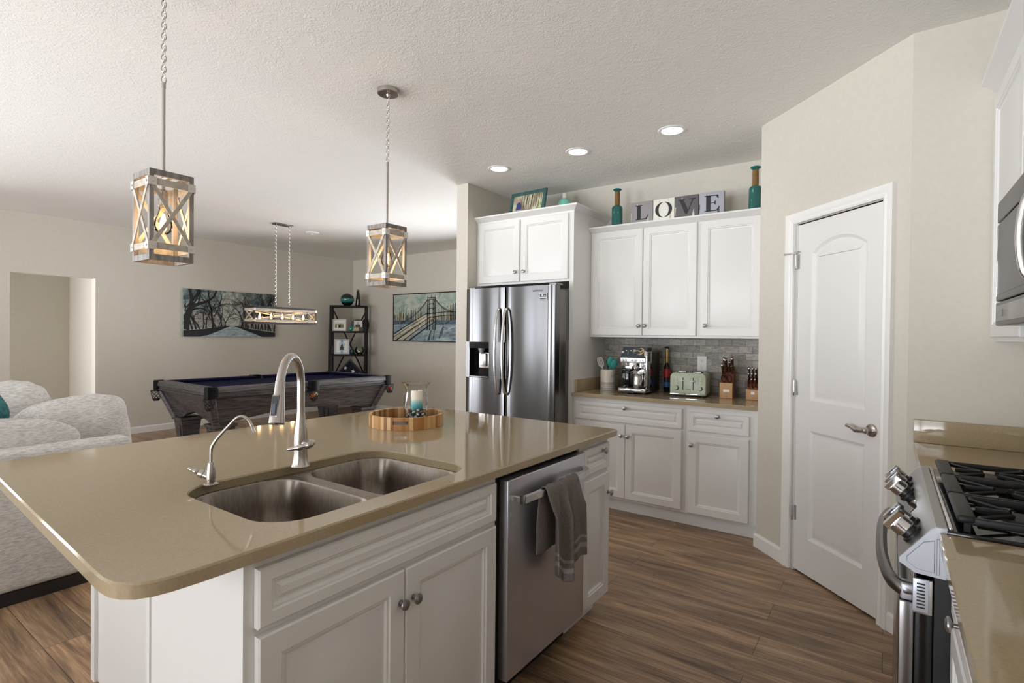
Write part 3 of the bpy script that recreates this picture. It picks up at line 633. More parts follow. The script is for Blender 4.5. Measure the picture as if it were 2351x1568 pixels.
tag(tw, 'grey terry hand towel hanging over the dishwasher handle', 'towel')
# ------------------------------------------------------------------ range
RY0, RY1 = 1.634, 2.392
t = thing('gas_range', 'stainless slide-in gas range with black cooktop and bowed oven handle', 'range', (.4, 2.013, 0))
m = M(); m.box(.10, RY0, .02, XR-.005, RY1, .895); m.build('body', BLACK, t, smooth=0)
m = M(); m.box(.115, RY0+.03, 0, .6, RY1-.03, .03); m.build('plinth', BLACK, t, smooth=0)
POLST = mat('polished stainless', (.27,.265,.27,1), .2, 1)
m = M(); m.rbox(.062, RY0+.006, .215, .10, RY1-.006, .792, .004); dr_ = m.build('oven_door', BLACKG, t)
m = M(); m.rbox(.0585, RY0+.002, .705, .098, RY1-.002, .792, .003)
m.build('door_top_rail', STEEL, dr_)
m = M(); m.rbox(.031, RY0+.004, .215, .0615, RY1-.004, .728, .003); m.build('door_skin', POLST, dr_)
m = M(); m.mat(0).rbox(.058, RY0-.0035, .712, .090, RY0+.004, .793, .002)
m.mat(1)
for k in range(8): m.box(.066, RY0-.0042, .722+k*.0082, .082, RY0-.0033, .7255+k*.0082)
m.build('vent_cap', [GREYST, BLACK], dr_, smooth=20)
m = M(); m.rbox(.031, RY0+.004, .06, .0995, RY1-.004, .205, .004); m.build('warming_drawer', POLST, t)
hp_ = spline([(.058, RY0+.02, .752), (.035, RY0+.024, .753), (.012, RY0+.07, .758), (-.004, RY0+.2, .762), (-.008, (RY0+RY1)/2, .763), (-.004, RY1-.2, .762), (.012, RY1-.07, .758), (.035, RY1-.024, .753), (.058, RY1-.02, .752)], 6)
m = M(); m.tube(hp_, .0145, 12, flat=((0,0,1), 1.3)); m.build('oven_handle', DARKST, dr_)
m = M(); m.rbox(.034, RY0+.006, .730, .060, RY0+.046, .770, .005); m.build('handle_bracket', GREYST, dr_)
m = M(); m.rbox(.034, RY1-.046, .730, .060, RY1-.006, .770, .005); m.build('handle_bracket', GREYST, dr_)
# sloped control panel
prof = [(.122,.925), (.102,.925), (.092,.918), (.030,.836), (.030,.826), (.062,.806), (.122,.803)]
m = M(); m.prism([(x, RY0+.004, z) for x, z in prof], (0, RY1-RY0-.008, 0)); RST = mat('satin range steel', (.40,.39,.38,1), .36, 1)
cp = m.build('control_panel', RST, t, smooth=20)
m = M(); m.prism([(x, RY0-.0035, z) for x, z in prof], (0, .0075, 0))
m.prism([(.098, RY0-.006, .892), (.078, RY0-.006, .884), (.046, RY0-.006, .842), (.046, RY0-.006, .832), (.066, RY0-.006, .818), (.098, RY0-.006, .816)], (0, .003, 0)); m.prism([(.104, RY0-.006, .897), (.108, RY0-.006, .897), (.108, RY0-.006, .812), (.104, RY0-.006, .812)], (0, .003, 0)); ec_ = m.build('end_cap', GREYST, cp, smooth=20)
m = M(); g_ = [(.0995,.8935), (.0775,.8855), (.0445,.8425), (.0445,.8315), (.0655,.8165), (.0995,.8145)]; m.prism([(x, RY0-.0042, z) for x, z in g_], (0, .001, 0)); m.prism([(x, RY0-.0042, z) for x, z in ((.1028,.898), (.1092,.898), (.1092,.811), (.1028,.811))], (0, .001, 0)); m.build('groove_shade', mat('grey groove', (.22,.24,.28,1), .5), ec_, smooth=0)  # flat darker border: the shade of a groove put into the colour
m = M(); m.prism([(x, RY1-.004, z) for x, z in prof], (0, .0055, 0)); m.build('end_cap', GREYST, cp, smooth=20)
e1 = Vector((.030-.092, 0, .836-.918)).normalized(); nn = Vector((-.082, 0, .062)).normalized()
m = M(); pc = Vector((.061, (RY0+RY1)/2, .877))+nn*.0006; m.obox(pc-Vector((0,.09,0))-e1*.022, (0,.18,0), e1*.044, nn*.0006); m.build('touch_display', BLACKG, cp, smooth=0)
for y in (RY0+.075, RY0+.150, RY1-.080, RY1-.165, RY1-.250):
    kb = Vector((.060, y, .876))
    m = M(); m.mat(0).lathe([(.027,0), (.027,.006), (.022,.008), (.021,.018)], kb, 24, nn); m.mat(1).lathe([(.0235,.018), (.0255,.021), (.0245,.044), (.022,.047), (0,.0475)], kb, 24, nn)
    b_ = Vector((0,1,0)); m.prism([kb+nn*.043-e1*.026-b_*.013, kb+nn*.043+e1*.026-b_*.013, kb+nn*.043+e1*.026+b_*.013, kb+nn*.043-e1*.026+b_*.013], nn*.017); m.build('burner_knob', [BLACK, CHROME], cp, smooth=30)
# cooktop, burners, grates
m = M(); m.rbox(.118, RY0-.004, .897, XR-.012, RY1+.004, .922, .005); m.build('cooktop', BLACKG, t)
m = M(); m.rbox(.125, RY0+.004, .921, .134, RY1-.004, .929, .002); m.build('cooktop_front_trim', STEEL, t)
gw = (RY1-RY0-.02)/3
for (bx, by, br) in ((.27, RY0+.135, .046), (.55, RY0+.135, .036), (.41, (RY0+RY1)/2, .05), (.27, RY1-.135, .04), (.55, RY1-.135, .034)):
    m = M(); m.mat(1).lathe([(br*1.15,0), (br*1.15,.008), (br*.95,.012), (br*.9,.016)], (bx, by, .921), 24); m.mat(0).lathe([(br*.95,.016), (br,.018), (br*.97,.024), (br*.4,.026), (0,.026)], (bx, by, .921), 24); m.build('burner', [IRON, mat('aluminium burner', (.55,.5,.45,1), .4, 1)], t)
for k in range(3):
    y0 = RY0+.008+k*gw; y1 = y0+gw-.006; z1 = .958; bw = .007; m = M()
    m.rbox(.140, y0, z1-.016, .176, y1, z1+.003, .007); m.rbox(XR-.075, y0, z1-.016, XR-.055, y1, z1+.001, .005)
    for yy in (y0+.001, y1-.015): m.rbox(.160, yy, z1-.018, XR-.06, yy+.014, z1, .004)
    ym = (y0+y1)/2
    m.rbox(.405, y0+.01, z1-.014, .419, y1-.01, z1, .003)
    for bx in (.27, .55):
        for (dx, dy) in ((1,1), (-1,1), (1,-1), (-1,-1)):
            a = Vector((bx+dx*.018, ym+dy*.018, z1-.007)); b = Vector((bx+dx*.085, ym+dy*.085, z1-.007)); c = Vector((bx+dx*.085, ym+dy*(gw/2-.012), z1-.007))
            m.tube([a, b, c], .0065, 6)
        m.rbox(bx-.085, ym-.006, z1-.013, bx-.022, ym+.006, z1, .003); m.rbox(bx+.022, ym-.006, z1-.013, bx+.085, ym+.006, z1, .003)
    for fx in (.16, XR-.066):
        for fy in (y0+.012, y1-.012): m.box(fx-.006, fy-.006, .921, fx+.006, fy+.006, z1-.01)
    m.build('grate', IRON, t, smooth=30)
# worktops either side of the range
t = thing('corner_countertop', 'short tan quartz worktop with upstand between the range and end wall', 'countertop', (.42, 2.7, .884))
m = M(); m.holed([(.10, RY1+.006), (XR-.002, RY1+.006), (XR-.002, YE-.001), (.10, YE-.001)], [], .8845, .914, .003); m.build('slab', QUARTZ, t, smooth=40)
m = M(); m.rbox(.10, YE-.022, .9145, XR-.024, YE-.001, 1.016, .002); m.rbox(XR-.023, RY1+.008, .9145, XR-.002, YE-.001, 1.016, .002); m.build('upstand', QUARTZ, t)
t = thing('near_countertop', 'tan quartz worktop on the near side of the range', 'countertop', (.42, .5, .884))
m = M(); m.holed([(.106, -1.0), (XR-.002, -1.0), (XR-.002, RY0-.006), (.106, RY0-.006)], [], .8845, .914, .003); m.build('slab', QUARTZ, t, smooth=40)
m = M(); m.rbox(XR-.023, -1.0, .9145, XR-.002, RY0-.03, 1.016, .002); m.build('upstand', QUARTZ, t)
def rbase(label, y0, y1, drawers):
    t = thing('base_cabinet', label, 'cabinet', (.45, (y0+y1)/2, 0), 0, 'base cabinets along the range wall')
    m = M(); m.box(.150, y0, .095, XR-.002, y1, .884); m.box(.225, y0, 0, XR-.002, y1, .095); m.build('body', W_CAB, t, smooth=0)
    g = .012; front('drawer', t, (.130, y1-g, .735), (0, -(y1-y0-2*g), 0), (0,0,.122), PROFD, ((y1-y0)/2-g, .06)); front('door', t, (.130, y1-g, .115), (0, -(y1-y0-2*g), 0), (0,0,.597), PROF, (y1-y0-2*g-.03, .53)); return t
rbase('white base cabinet on the near side of the range', 1.172, 1.628, 1); 
rbase('white base cabinet between the range and end wall', 2.400, 3.012, 1)
# wall cabinets and microwave over the range
CXF = .352
def rwall(label, y0, y1, z0, doors):
    t = thing('wall_cabinet', label, 'cabinet', (.55, (y0+y1)/2, z0), 0, 'wall cabinets over the range')
    m = M(); m.box(CXF+.0195, y0, z0, XR-.002, y1, 2.43); m.build('body', W_CAB, t, smooth=0)
    w = (y1-y0)/doors
    for k in range(doors): front('door', t, (CXF, y1-.006-k*w, z0+.016), (0, -(w-.012), 0), (0,0,2.395-z0-.016), PROF, ((.03 if k else w-.045), .08))
    return t
rwall('white wall cabinet in the corner beside the microwave', 2.398, YE-.002, 1.372, 1)
rwall('white two-door wall cabinet above the microwave', 1.630, 2.396, 1.835, 2)
m = M(); sweep(m, [((CXF+.0195, YE-.001, 2.405), (-1,0,0)), ((CXF+.0195, 1.632, 2.405), (-1,0,0))], [(o*1.15, z*1.3) for (o, z) in CR]); o = m.build('crown_moulding', W_CAB, None, smooth=25); tag(o, 'white crown moulding above the range wall cabinets at the right edge', 'crown moulding')
t = thing('microwave', 'stainless over the range microwave with a dark glass door', 'microwave', (.5, 2.0, 1.425))
m = M(); m.rbox(.315, RY0-.0, 1.425, XR-.003, RY1+.002, 1.832, .003); m.build('case', DARKST, t)
MWF = mat('grey satin microwave steel', (.22,.215,.21,1), .45, 1)
m = M(); m.rbox(.293, RY0, 1.766, .318, RY1, 1.832, .003); m.build('vent_strip', MWF, t)
m = M(); m.rbox(.293, RY0, 1.505, .316, RY1, 1.760, .004); d2 = m.build('door', MWF, t)
m = M(); m.rbox(.2915, RY0+.05, 1.525, .296, RY1-.022, 1.745, .003); m.build('door_glass', mat('smoked glass', (.115,.112,.108,1), .38), d2)
m = M(); m.rbox(.290, RY1-.030, 1.52, .2935, RY1-.022, 1.752, .001); m.build('door_edge_trim', CHROME, d2)
m = M(); m.tube(spline([(.294, RY0+.12, 1.74), (.268, RY0+.13, 1.72), (.258, RY0+.135, 1.63), (.268, RY0+.13, 1.54), (.294, RY0+.12, 1.52)], 6), .010, 12); m.build('handle', STEEL, d2)
m = M(); m.rbox(.293, RY0, 1.425, .318, RY1, 1.500, .003); c2 = m.build('control_strip', MWF, t)
m = M(); m.rbox(.2915, RY0+.03, 1.438, .295, RY1-.03, 1.490, .002); m.build('control_glass', mat('grey control glass', (.16,.16,.165,1), .15), c2)
m = M(); m.box(.2908, RY1-.135, 1.452, .2916, RY1-.095, 1.476); m.build('display', emit('dim display', (.75,.75,.72), .25), c2, smooth=0)
m = M(); m.rbox(.36, RY1-.30, 1.4195, .44, RY1-.06, 1.4255, .002); m.build('task_light', GREYST, t)
# ------------------------------------------------------------------ island faucets
B = Vector((-1.652, 1.082, .9145)); sd = Vector((math.cos(math.radians(-50)), math.sin(math.radians(-50)), 0)); upz = Vector((0,0,1))
tcam = Vector((.84, -.55, 0)); rt = Vector((.817, .576, 0))
t = thing('kitchen_faucet', 'tall brushed nickel gooseneck faucet with pull-down sprayer behind the sink', 'faucet', B)
m = M(); m.lathe([(.030,0), (.031,.004), (.0275,.012), (.0235,.03), (.0220,.055), (.0228,.085), (.0215,.115), (.0172,.145), (.0138,.172), (.0128,.19)], B, 32); m.build('body', NICKEL, t)
pth = [B+upz*.185, B+upz*.275]+[B+upz*.285+sd*(.104-.104*math.cos(a))+upz*.100*math.sin(a) for a in [PI*k/22 for k in range(1, 21)]]
m = M(); m.tube(pth, .0127, 18); m.build('gooseneck', NICKEL, t)
hd = pth[-1]; tip = B+sd*.236+upz*.185; ax = (tip-hd).normalized()
m = M(); ll = (tip-hd).length; m.lathe([(.0128,-.002), (.0140,.0), (.0140,.002), (.0150,.03), (.0185,.07), (.0225,ll-.012), (.0232,ll-.004), (.0205,ll), (.018,ll-.001), (.018,ll-.004), (0,ll-.004)], hd, 28, ax); sp_ = m.build('sprayer', NICKEL, t)
mid = hd+ax*(ll*.60); w_ = upz.cross(sd).normalized(); out_ = ax.cross(w_); out_ = out_ if out_.dot(sd) > 0 else -out_
side_ = (out_*.55-rt*.35+tcam*.55); side_ = (side_-ax*side_.dot(ax)).normalized(); tw_ = ax.cross(side_).normalized()
m = M(); m.mat(0).obox(mid+side_*.0125-tw_*.0105-ax*.034, tw_*.021, ax*.066, side_*.0085); m.mat(1).obox(mid+side_*.014-tw_*.0085-ax*.030, tw_*.017, ax*.058, side_*.0085); m.mat(2).obox(mid+side_*.016-tw_*.005-ax*.008, tw_*.010, ax*.03, side_*.008)
m.build('spray_button', [CHROME, BLACK, mat('dark blue rubber', (.05,.06,.09,1), .35)], sp_, smooth=20)
Lc = B+upz*.083+rt*.020+tcam*.012
m = M(); m.tube(spline([B+upz*.085+rt*.004, Lc+rt*.004, Lc+rt*.012+tcam*.012+upz*.004, Lc+rt*.004+tcam*.028, Lc-rt*.030+tcam*.034-upz*.008, Lc-rt*.062+tcam*.034-upz*.014], 6), [.016]*7+[.0165]*6+[.0150]*6+[.011]*6+[.0078]*5+[.0068], 14, flat=((0,0,1), .85)); m.build('lever', NICKEL, t)
B2 = Vector((-1.669, .792, .9145)); s2 = Vector((math.cos(math.radians(45)), math.sin(math.radians(45)), 0)); u2 = Vector((math.cos(math.radians(215)), math.sin(math.radians(215)), 0))
t = thing('filter_faucet', 'small brushed nickel filtered water tap left of the tall faucet', 'faucet', B2)
m = M(); m.lathe([(.021,0), (.0215,.003), (.017,.006), (.0115,.008), (.0115,.016), (.0135,.018), (.0130,.04), (.0085,.066), (.0065,.068)], B2, 24); m.build('body', NICKEL, t)
P_ = [(0,.066), (0,.10), (.003,.116), (.019,.142), (.049,.177), (.068,.198), (.080,.2045), (.092,.204), (.105,.194), (.115,.174), (.119,.160)]
m = M(); m.tube(spline([B2+s2*a+upz*b for a, b in P_], 5), .0047, 12); m.build('spout', NICKEL, t)
m = M(); m.lathe([(.0058,0), (.0058,.012), (.004,.0125)], B2+s2*.1165+upz*.168, 12, (s2*.3-upz)); m.build('spout_tip', CHROME, t)
lv = (u2*.92+upz*.36).normalized(); m = M(); m.lathe([(.0105,0), (.0110,.016), (.0128,.018), (.0128,.030), (.0095,.033), (.006,.036), (.0085,.041), (.0085,.047), (.005,.052), (.0065,.058), (.0045,.068), (0,.070)], B2+upz*.024+u2*.006, 18, lv); m.build('handle', NICKEL, t)
# ------------------------------------------------------------------ tray, hurricane candle, pebbles
TC = Vector((-2.015, 1.923, .9145)); TR = .187
def _stave():
    m = mat('mixed wood staves', (.5,.35,.2,1), .4); tcn = N(m, 'ShaderNodeTexCoord'); g = N(m, 'ShaderNodeTexGradient', gradient_type='RADIAL'); L(m, tcn.outputs['Object'], g.inputs[0])
    mu = N(m, 'ShaderNodeMath', operation='MULTIPLY'); mu.inputs[1].default_value = 64; fl = N(m, 'ShaderNodeMath', operation='FLOOR'); wn_ = N(m, 'ShaderNodeTexWhiteNoise', noise_dimensions='1D')
    L(m, g.outputs['Fac'], mu.inputs[0]); L(m, mu.outputs[0], fl.inputs[0]); L(m, fl.outputs[0], wn_.inputs['W'])
    c = ramp(m, wn_.outputs['Value'], [(0, rgb(150,98,52)), (.3, rgb(176,124,70)), (.6, rgb(205,160,104)), (.85, rgb(226,194,142)), (1, rgb(190,140,86))])
    n = N(m, 'ShaderNodeTexNoise'); n.inputs['Scale'].default_value = 60; L(m, coords(m, (1,1,.15)), n.inputs['Vector']); x = N(m, 'ShaderNodeMix', data_type='RGBA', blend_type='MULTIPLY'); x.inputs[0].default_value = .5
    L(m, c, x.inputs[6]); L(m, n.outputs['Fac'], x.inputs[7]); L(m, c, BS(m).inputs['Base Color']); return m
STAVE = _stave()
t = thing('serving_tray', 'round staved wooden tray with handle slots on the island worktop', 'tray', TC)
m = M(); n = 96; Ri = TR-.013; H_ = .060
va = math.atan2(-1.9-.2, 2.0-.25)
slots = [math.atan2(-1.923, 2.015)-.16, math.atan2(-1.923, 2.015)-.16+PI]
def seg(k, z0, z1):
    a, b = 2*PI*k/n, 2*PI*(k+1)/n; pts = [TC+Vector((TR*math.cos(a), TR*math.sin(a), z0)), TC+Vector((TR*math.cos(b), TR*math.sin(b), z0)), TC+Vector((Ri*math.cos(b), Ri*math.sin(b), z0)), TC+Vector((Ri*math.cos(a), Ri*math.sin(a), z0))]; m.prism(pts, (0,0,z1-z0))
for k in range(n):
    mid_ = 2*PI*(k+.5)/n; inslot = any(abs((mid_-s_+PI) % (2*PI)-PI) < .22 for s_ in slots)
    if inslot: seg(k, 0, .026); seg(k, .044, H_)
    else: seg(k, 0, H_)
m.build('rim', STAVE, t, smooth=25)
m = M(); m.lathe([(0,.002), (Ri+.002,.002), (Ri+.002,.010), (0,.010)], TC, 64); m.build('base', mat('dark tray base', rgb(96,84,74), .35), t)
J = Vector((-2.023, 1.998, .9248))
jp = [(.050,0), (.058,.002), (.062,.010), (.0635,.03), (.063,.07), (.058,.12), (.0535,.148), (.053,.160), (.058,.178), (.067,.190), (.0735,.197)]
prof = jp+[(r-.003, z) for r, z in jp[::-1] if z > .005]+[(0,.008)]
JARG = thin_glass('jar glass', (.97,.98,.98,1), .04)
t = thing('hurricane_jar', 'clear flared glass candle jar standing in the wooden tray', 'jar', J)
m = M(); m.lathe([(0,.001)]+jp, J, 40, cap=False); m.build('glass', JARG, t, smooth=60)
m = M(); m.lathe([(.0735,.1955), (.0752,.197), (.0735,.1985), (.071,.1975), (.071,.196)], J, 40, cap=False); m.build('lip', JARG, t, smooth=60)
def _candle():
    m = mat('ombre candle wax', (1,1,1,1), .5, Subsurface_Weight=.15); sp = N(m, 'ShaderNodeSeparateXYZ'); tcn = N(m, 'ShaderNodeTexCoord'); L(m, tcn.outputs['Object'], sp.inputs[0])
    mr_ = N(m, 'ShaderNodeMapRange'); mr_.inputs['From Max'].default_value = .145; L(m, sp.outputs['Z'], mr_.inputs['Value'])
    n = N(m, 'ShaderNodeTexNoise'); n.inputs['Scale'].default_value = 60; L(m, tcn.outputs['Object'], n.inputs['Vector']); ad = N(m, 'ShaderNodeMath', operation='MULTIPLY_ADD'); ad.inputs[1].default_value = .08; L(m, n.outputs['Fac'], ad.inputs[0]); L(m, mr_.outputs[0], ad.inputs[2])
    L(m, ramp(m, ad.outputs[0], [(.25, rgb(40,118,140)), (.48, rgb(70,160,172)), (.62, rgb(140,200,200)), (.76, rgb(238,232,215)), (1, rgb(240,232,214))]), BS(m).inputs['Base Color']); return m
cp_ = J+Vector((.004, .002, .012)); t = thing('pillar_candle', 'cream to teal pillar candle inside the glass jar', 'candle', cp_)
m = M(); m.lathe([(.030,0), (.031,.003), (.031,.140), (.029,.145), (.02,.1435), (0,.141)], cp_, 28); m.build('wax', _candle(), t)
m = M(); m.tube([cp_+upz*.140, cp_+upz*.150+Vector((.002,0,0))], .0012, 6); m.build('wick', BLACK, t)
stones = [mat('pebble brown', rgb(112,90,72), .4), mat('pebble grey', rgb(142,134,126), .4), mat('pebble tan', rgb(190,170,146), .4), mat('pebble dark', rgb(66,56,50), .4), mat('pebble pale', rgb(214,204,190), .4)]
protos = []
for k in range(5):
    m = M(); m.sphere((0,0,0), .0095, 10, (1, .78+.04*k, .62)); o = m.build('pebble', stones[k], None); tag(o, 'small polished pebble in the glass jar around the candle', 'pebble', 'pebbles in the candle jar'); protos.append([o, False])
pl = []
for lay, (zz, cnt) in enumerate(((.0145, 12), (.026, 12), (.038, 11), (.050, 9), (.060, 5))):
    for k in range(cnt):
        a = 2*PI*(k+.5*(lay % 2))/cnt+random.uniform(-.08, .08)
        if lay >= 3: a = -.8+2.4*(k/cnt-.5)*(1.0 if lay == 4 else 1.6)+.0
        pl.append((a, zz+random.uniform(-.001, .001)))
for i, (a, z) in enumerate(pl):
    pr = protos[i % 5]; loc = J+Vector((.0475*math.cos(a), .0475*math.sin(a), z))
    o = pr[0] if not pr[1] else pr[0].copy()
    if pr[1]: COL.objects.link(o)
    pr[1] = True; o.location = loc; o.rotation_euler = (random.uniform(-.5,.5), random.uniform(-.5,.5), random.uniform(0,6))
# ------------------------------------------------------------------ back counter
Z0 = .9145
C = Vector((-1.985, 4.262, Z0)); t = thing('utensil_crock', 'cream pottery crock with grey and blue bands holding cooking utensils', 'crock', C)
def _crock():
    m = mat('banded pottery', (1,1,1,1), .3); sp = N(m, 'ShaderNodeSeparateXYZ'); tcn = N(m, 'ShaderNodeTexCoord'); L(m, tcn.outputs['Object'], sp.inputs[0]); mr_ = N(m, 'ShaderNodeMapRange'); mr_.inputs['From Max'].default_value = .176; L(m, sp.outputs['Z'], mr_.inputs['Value'])
    cr = N(m, 'ShaderNodeValToRGB'); cr.color_ramp.interpolation = 'CONSTANT'; cream = rgb(226,218,204); st = [(0, cream), (.05, rgb(168,180,184)), (.13, cream), (.19, rgb(168,180,184)), (.22, cream), (.25, rgb(188,176,168)), (.40, cream)]
    e = cr.color_ramp.elements
    while len(e) < len(st): e.new(.5)
    for el, (p, c) in zip(e, st): el.position = p; el.color = c
    L(m, mr_.outputs[0], cr.inputs['Fac']); L(m, cr.outputs['Color'], BS(m).inputs['Base Color']); return m
m = M(); m.lathe([(0,0), (.060,0), (.063,.004), (.063,.172), (.0615,.176), (.058,.176), (.057,.170), (.057,.010), (0,.008)], C, 40, cap=False); cb_ = m.build('pot', _crock(), t)
m = M(); mm_ = M(); text_mesh(mm_, 'UTENSILS', .026, (0,0,0), (1,0,0), (0,1,0), 0, spacing=1.05); a0 = math.radians(-38)
m.add([(C.x+.0636*math.cos(a0+v[0]/.0636), C.y+.0636*math.sin(a0+v[0]/.0636), C.z+.112+v[1]*1.25) for v in mm_.v], mm_.f); m.build('lettering', mat('grey lettering', rgb(120,116,112), .6), cb_, smooth=0, fix=False)
def utensil(name, label, tipv, kind, mt):
    base_ = C+Vector((-tipv.x*.15, -tipv.y*.15, .012)); top = C+tipv; ax_ = (top-base_).normalized(); t = thing(name, label, 'utensil', base_)
    m = M(); m.tube([base_, base_+(top-base_)*.74], .0055, 8); m.build('handle', mt, t)
    h0 = base_+(top-base_)*.70; sidev = ax_.cross(Vector((.55, -.83, 0))).normalized(); nv = sidev.cross(ax_)
    m = M(); ln = (top-h0).length
    if kind == 'spoon':
        bm = bmesh.new(); bmesh.ops.create_uvsphere(bm, u_segments=16, v_segments=10, radius=1)
        for v in bm.verts: c_ = v.co.copy(); v.co = h0+ax_*(ln*.5+c_.z*ln*.52)+sidev*c_.x*.027+nv*c_.y*.007
        m.bm(bm)
    else:
        for k in range(4 if kind == 'slots' else 1):
            w = .011 if kind == 'slots' else .05; o_ = (k-1.5)*.0145 if kind == 'slots' else 0
            m.tube([h0+sidev*o_*.35, h0+ax_*ln*.3+sidev*o_, h0+ax_*ln*.8+sidev*o_, h0+ax_*ln+sidev*o_*.6], [.004, w*.45, w*.45, .004], 8, flat=(tuple(nv), .35))
        if kind == 'slots': m.tube([h0+ax_*ln*.97-sidev*.022, h0+ax_*ln+sidev*0, h0+ax_*ln*.97+sidev*.022], .005, 8); m.tube([h0+ax_*ln*.5-sidev*.024, h0+ax_*ln*.5+sidev*.024], .004, 8)
    m.build('head', mt, t)
TEAL = mat('teal silicone', rgb(52,160,150), .45); PALE = mat('pale nylon', rgb(206,203,196), .45); DGRN = mat('dark green silicone', rgb(24,74,56), .45)
utensil('slotted_spoon', 'pale grey slotted spoon leaning left in the crock', Vector((-.075, -.015, .275)), 'slots', PALE)
utensil('cooking_spoon', 'teal silicone spoon upright in the crock', Vector((.03, -.005, .288)), 'spoon', TEAL)
utensil('cooking_spoon', 'teal silicone spoon leaning right toward the coffee machine', Vector((.072, .0, .265)), 'spoon', TEAL)
utensil('spatula', 'dark green spatula between the pale slotted spoon and teal spoon', Vector((-.012, .03, .262)), 'flat', DGRN)
# espresso machine
EX0, EX1, EY0, EY1 = -1.803, -1.572, 4.075, 4.40
t = thing('espresso_machine', 'chrome and black espresso machine with a dark slanted top panel', 'coffee machine', ((EX0+EX1)/2, (EY0+EY1)/2, Z0))
m = M(); m.rbox(EX0+.012, EY0+.15, Z0+.01, EX1-.002, EY1, Z0+.335, .008); m.build('water_tank_housing', BLACK, t)
m = M(); m.rbox(EX0+.006, EY0+.10, Z0+.045, EX1-.004, EY0+.15, Z0+.33, .006); m.rbox(EX1-.030, EY0+.035, Z0+.045, EX1, EY0+.15, Z0+.345, .006); m.rbox(EX0, EY0+.05, Z0+.215, EX0+.025, EY0+.15, Z0+.345, .006); m.build('housing', CHROME, t)
m = M(); m.rbox(EX0+.004, EY0+.052, Z0+.04, EX0+.07, EY0+.12, Z0+.17, .008); m.rbox(EX0+.004, EY0+.05, Z0+.175, EX0+.085, EY0+.12, Z0+.20, .006); m.build('grinder_outlet', BLACKG, t)
m = M(); m.prism([(EX0+.004, EY0+.028, Z0+.292), (EX0+.004, EY0+.085, Z0+.375), (EX0+.004, EY0+.16, Z0+.375), (EX0+.004, EY0+.16, Z0+.285)], (EX1-.014-EX0-.004, 0, 0)); tp = m.build('head_unit', BLACK, t, smooth=0)
sl = (Vector((0,.085-.028,.375-.292))).normalized(); sn = Vector((1,0,0)).cross(sl); so = Vector((EX0+.006, EY0+.028, Z0+.292))+sn*.0008
m = M(); m.obox(so+sl*.004, (EX1-.018-EX0-.004,0,0), sl*.092, sn*.0016); sg = m.build('slanted_panel', mat('dark slate panel', rgb(48,60,72), .3), tp, smooth=0)
m = M(); m.mat(0); so2 = so+sn*.002; XU = Vector((1,0,0))
cc = so2+XU*.150+sl*.062
m.tube([cc+XU*.032*math.cos(a)+sl*.030*math.sin(a) for a in [-1.9+k*.21 for k in range(18)]], [.002+.003*math.sin(k/17*PI) for k in range(18)], 6, flat=(tuple(sn), .25)); m.tube(spline([cc-XU*.055-sl*.008, cc-XU*.02+sl*.006, cc+XU*.012-sl*.004, cc+XU*.02+sl*.016], 5), .0035, 6, flat=(tuple(sn), .25))
m.mat(1)
for (u, v, w) in ((.028,.064,.012), (.068,.064,.012), (.092,.070,.022), (.190,.064,.010)): m.obox(so2+XU*u+sl*v, XU*w, sl*.005, sn*.0004)
m.obox(so2+XU*.052+sl*.03, XU*.0015, sl*.03, sn*.0004); m.obox(so2+XU*.158+sl*.02, XU*.0015, sl*.03, sn*.0004); m.build('panel_print', [mat('gold print', rgb(216,178,120), .4), WHITEP], sg, smooth=0)
m = M(); m.rbox(EX0+.004, EY0+.022, Z0+.248, EX1-.012, EY0+.06, Z0+.292, .003); bp_ = m.build('button_strip', mat('bright satin steel', (.8,.8,.8,1), .22, 1), tp)
for k, u in enumerate((.022, .050, .108, .134, .172, .196)):
    m = M(); r_ = .0125 if k in (0, 1, 3) else .0085; m.mat(0).lathe([(r_,0), (r_,.004), (r_*.8,.006), (0,.006)], (EX0+u, EY0+.022, Z0+.270), 16, (0,-1,0)); m.mat(1).lathe([(r_*.55,.006), (r_*.5,.0068), (0,.0068)], (EX0+u, EY0+.022, Z0+.270), 12, (0,-1,0)); m.build('button', [CHROME, BLACK if k in (2, 5) else CHROME], bp_)
m = M(); m.mat(0).lathe([(.026,0), (.026,.012), (.023,.014)], (EX0+.105, EY0+.095, Z0+.205), 24, (0,-1,0)); m.mat(1).lathe([(.0225,.0135), (0,.0137)], (EX0+.105, EY0+.095, Z0+.205), 24, (0,-1,0)); m.mat(2).obox((EX0+.104, EY0+.0808, Z0+.203), (.016,0,.008), (.001,0,.002), (0,-.0006,0)); m.build('pressure_gauge', [CHROME, WHITEP, BLACK], t)
for (x, r_) in ((EX0+.115, .014), (EX0+.168, .024)): m = M(); m.lathe([(r_,0), (r_,-.03), (r_*1.15,-.034), (r_*1.15,-.05), (r_*.8,-.055), (0,-.055)], (x, EY0+.075, Z0+.252), 20); m.build('group_head', CHROME, t)
m = M(); m.tube([(EX0+.168, EY0+.06, Z0+.205), (EX0+.172, EY0+.02, Z0+.200), (EX0+.176, EY0-.035, Z0+.196)], [.008, .011, .010], 12); m.build('portafilter_handle', BLACK, t)
m = M(); m.tube(spline([(EX1-.022, EY0+.05, Z0+.25), (EX1-.018, EY0+.03, Z0+.22), (EX1-.016, EY0+.03, Z0+.15), (EX1-.02, EY0+.02, Z0+.12)], 5), .0055, 10); m.build('steam_wand', CHROME, t)
m = M(); m.rbox(EX1-.001, EY0+.045, Z0+.265, EX1+.0015, EY0+.105, Z0+.335, .001); m.build('side_display', mat('dark display', (.05,.04,.06,1), .15), t)
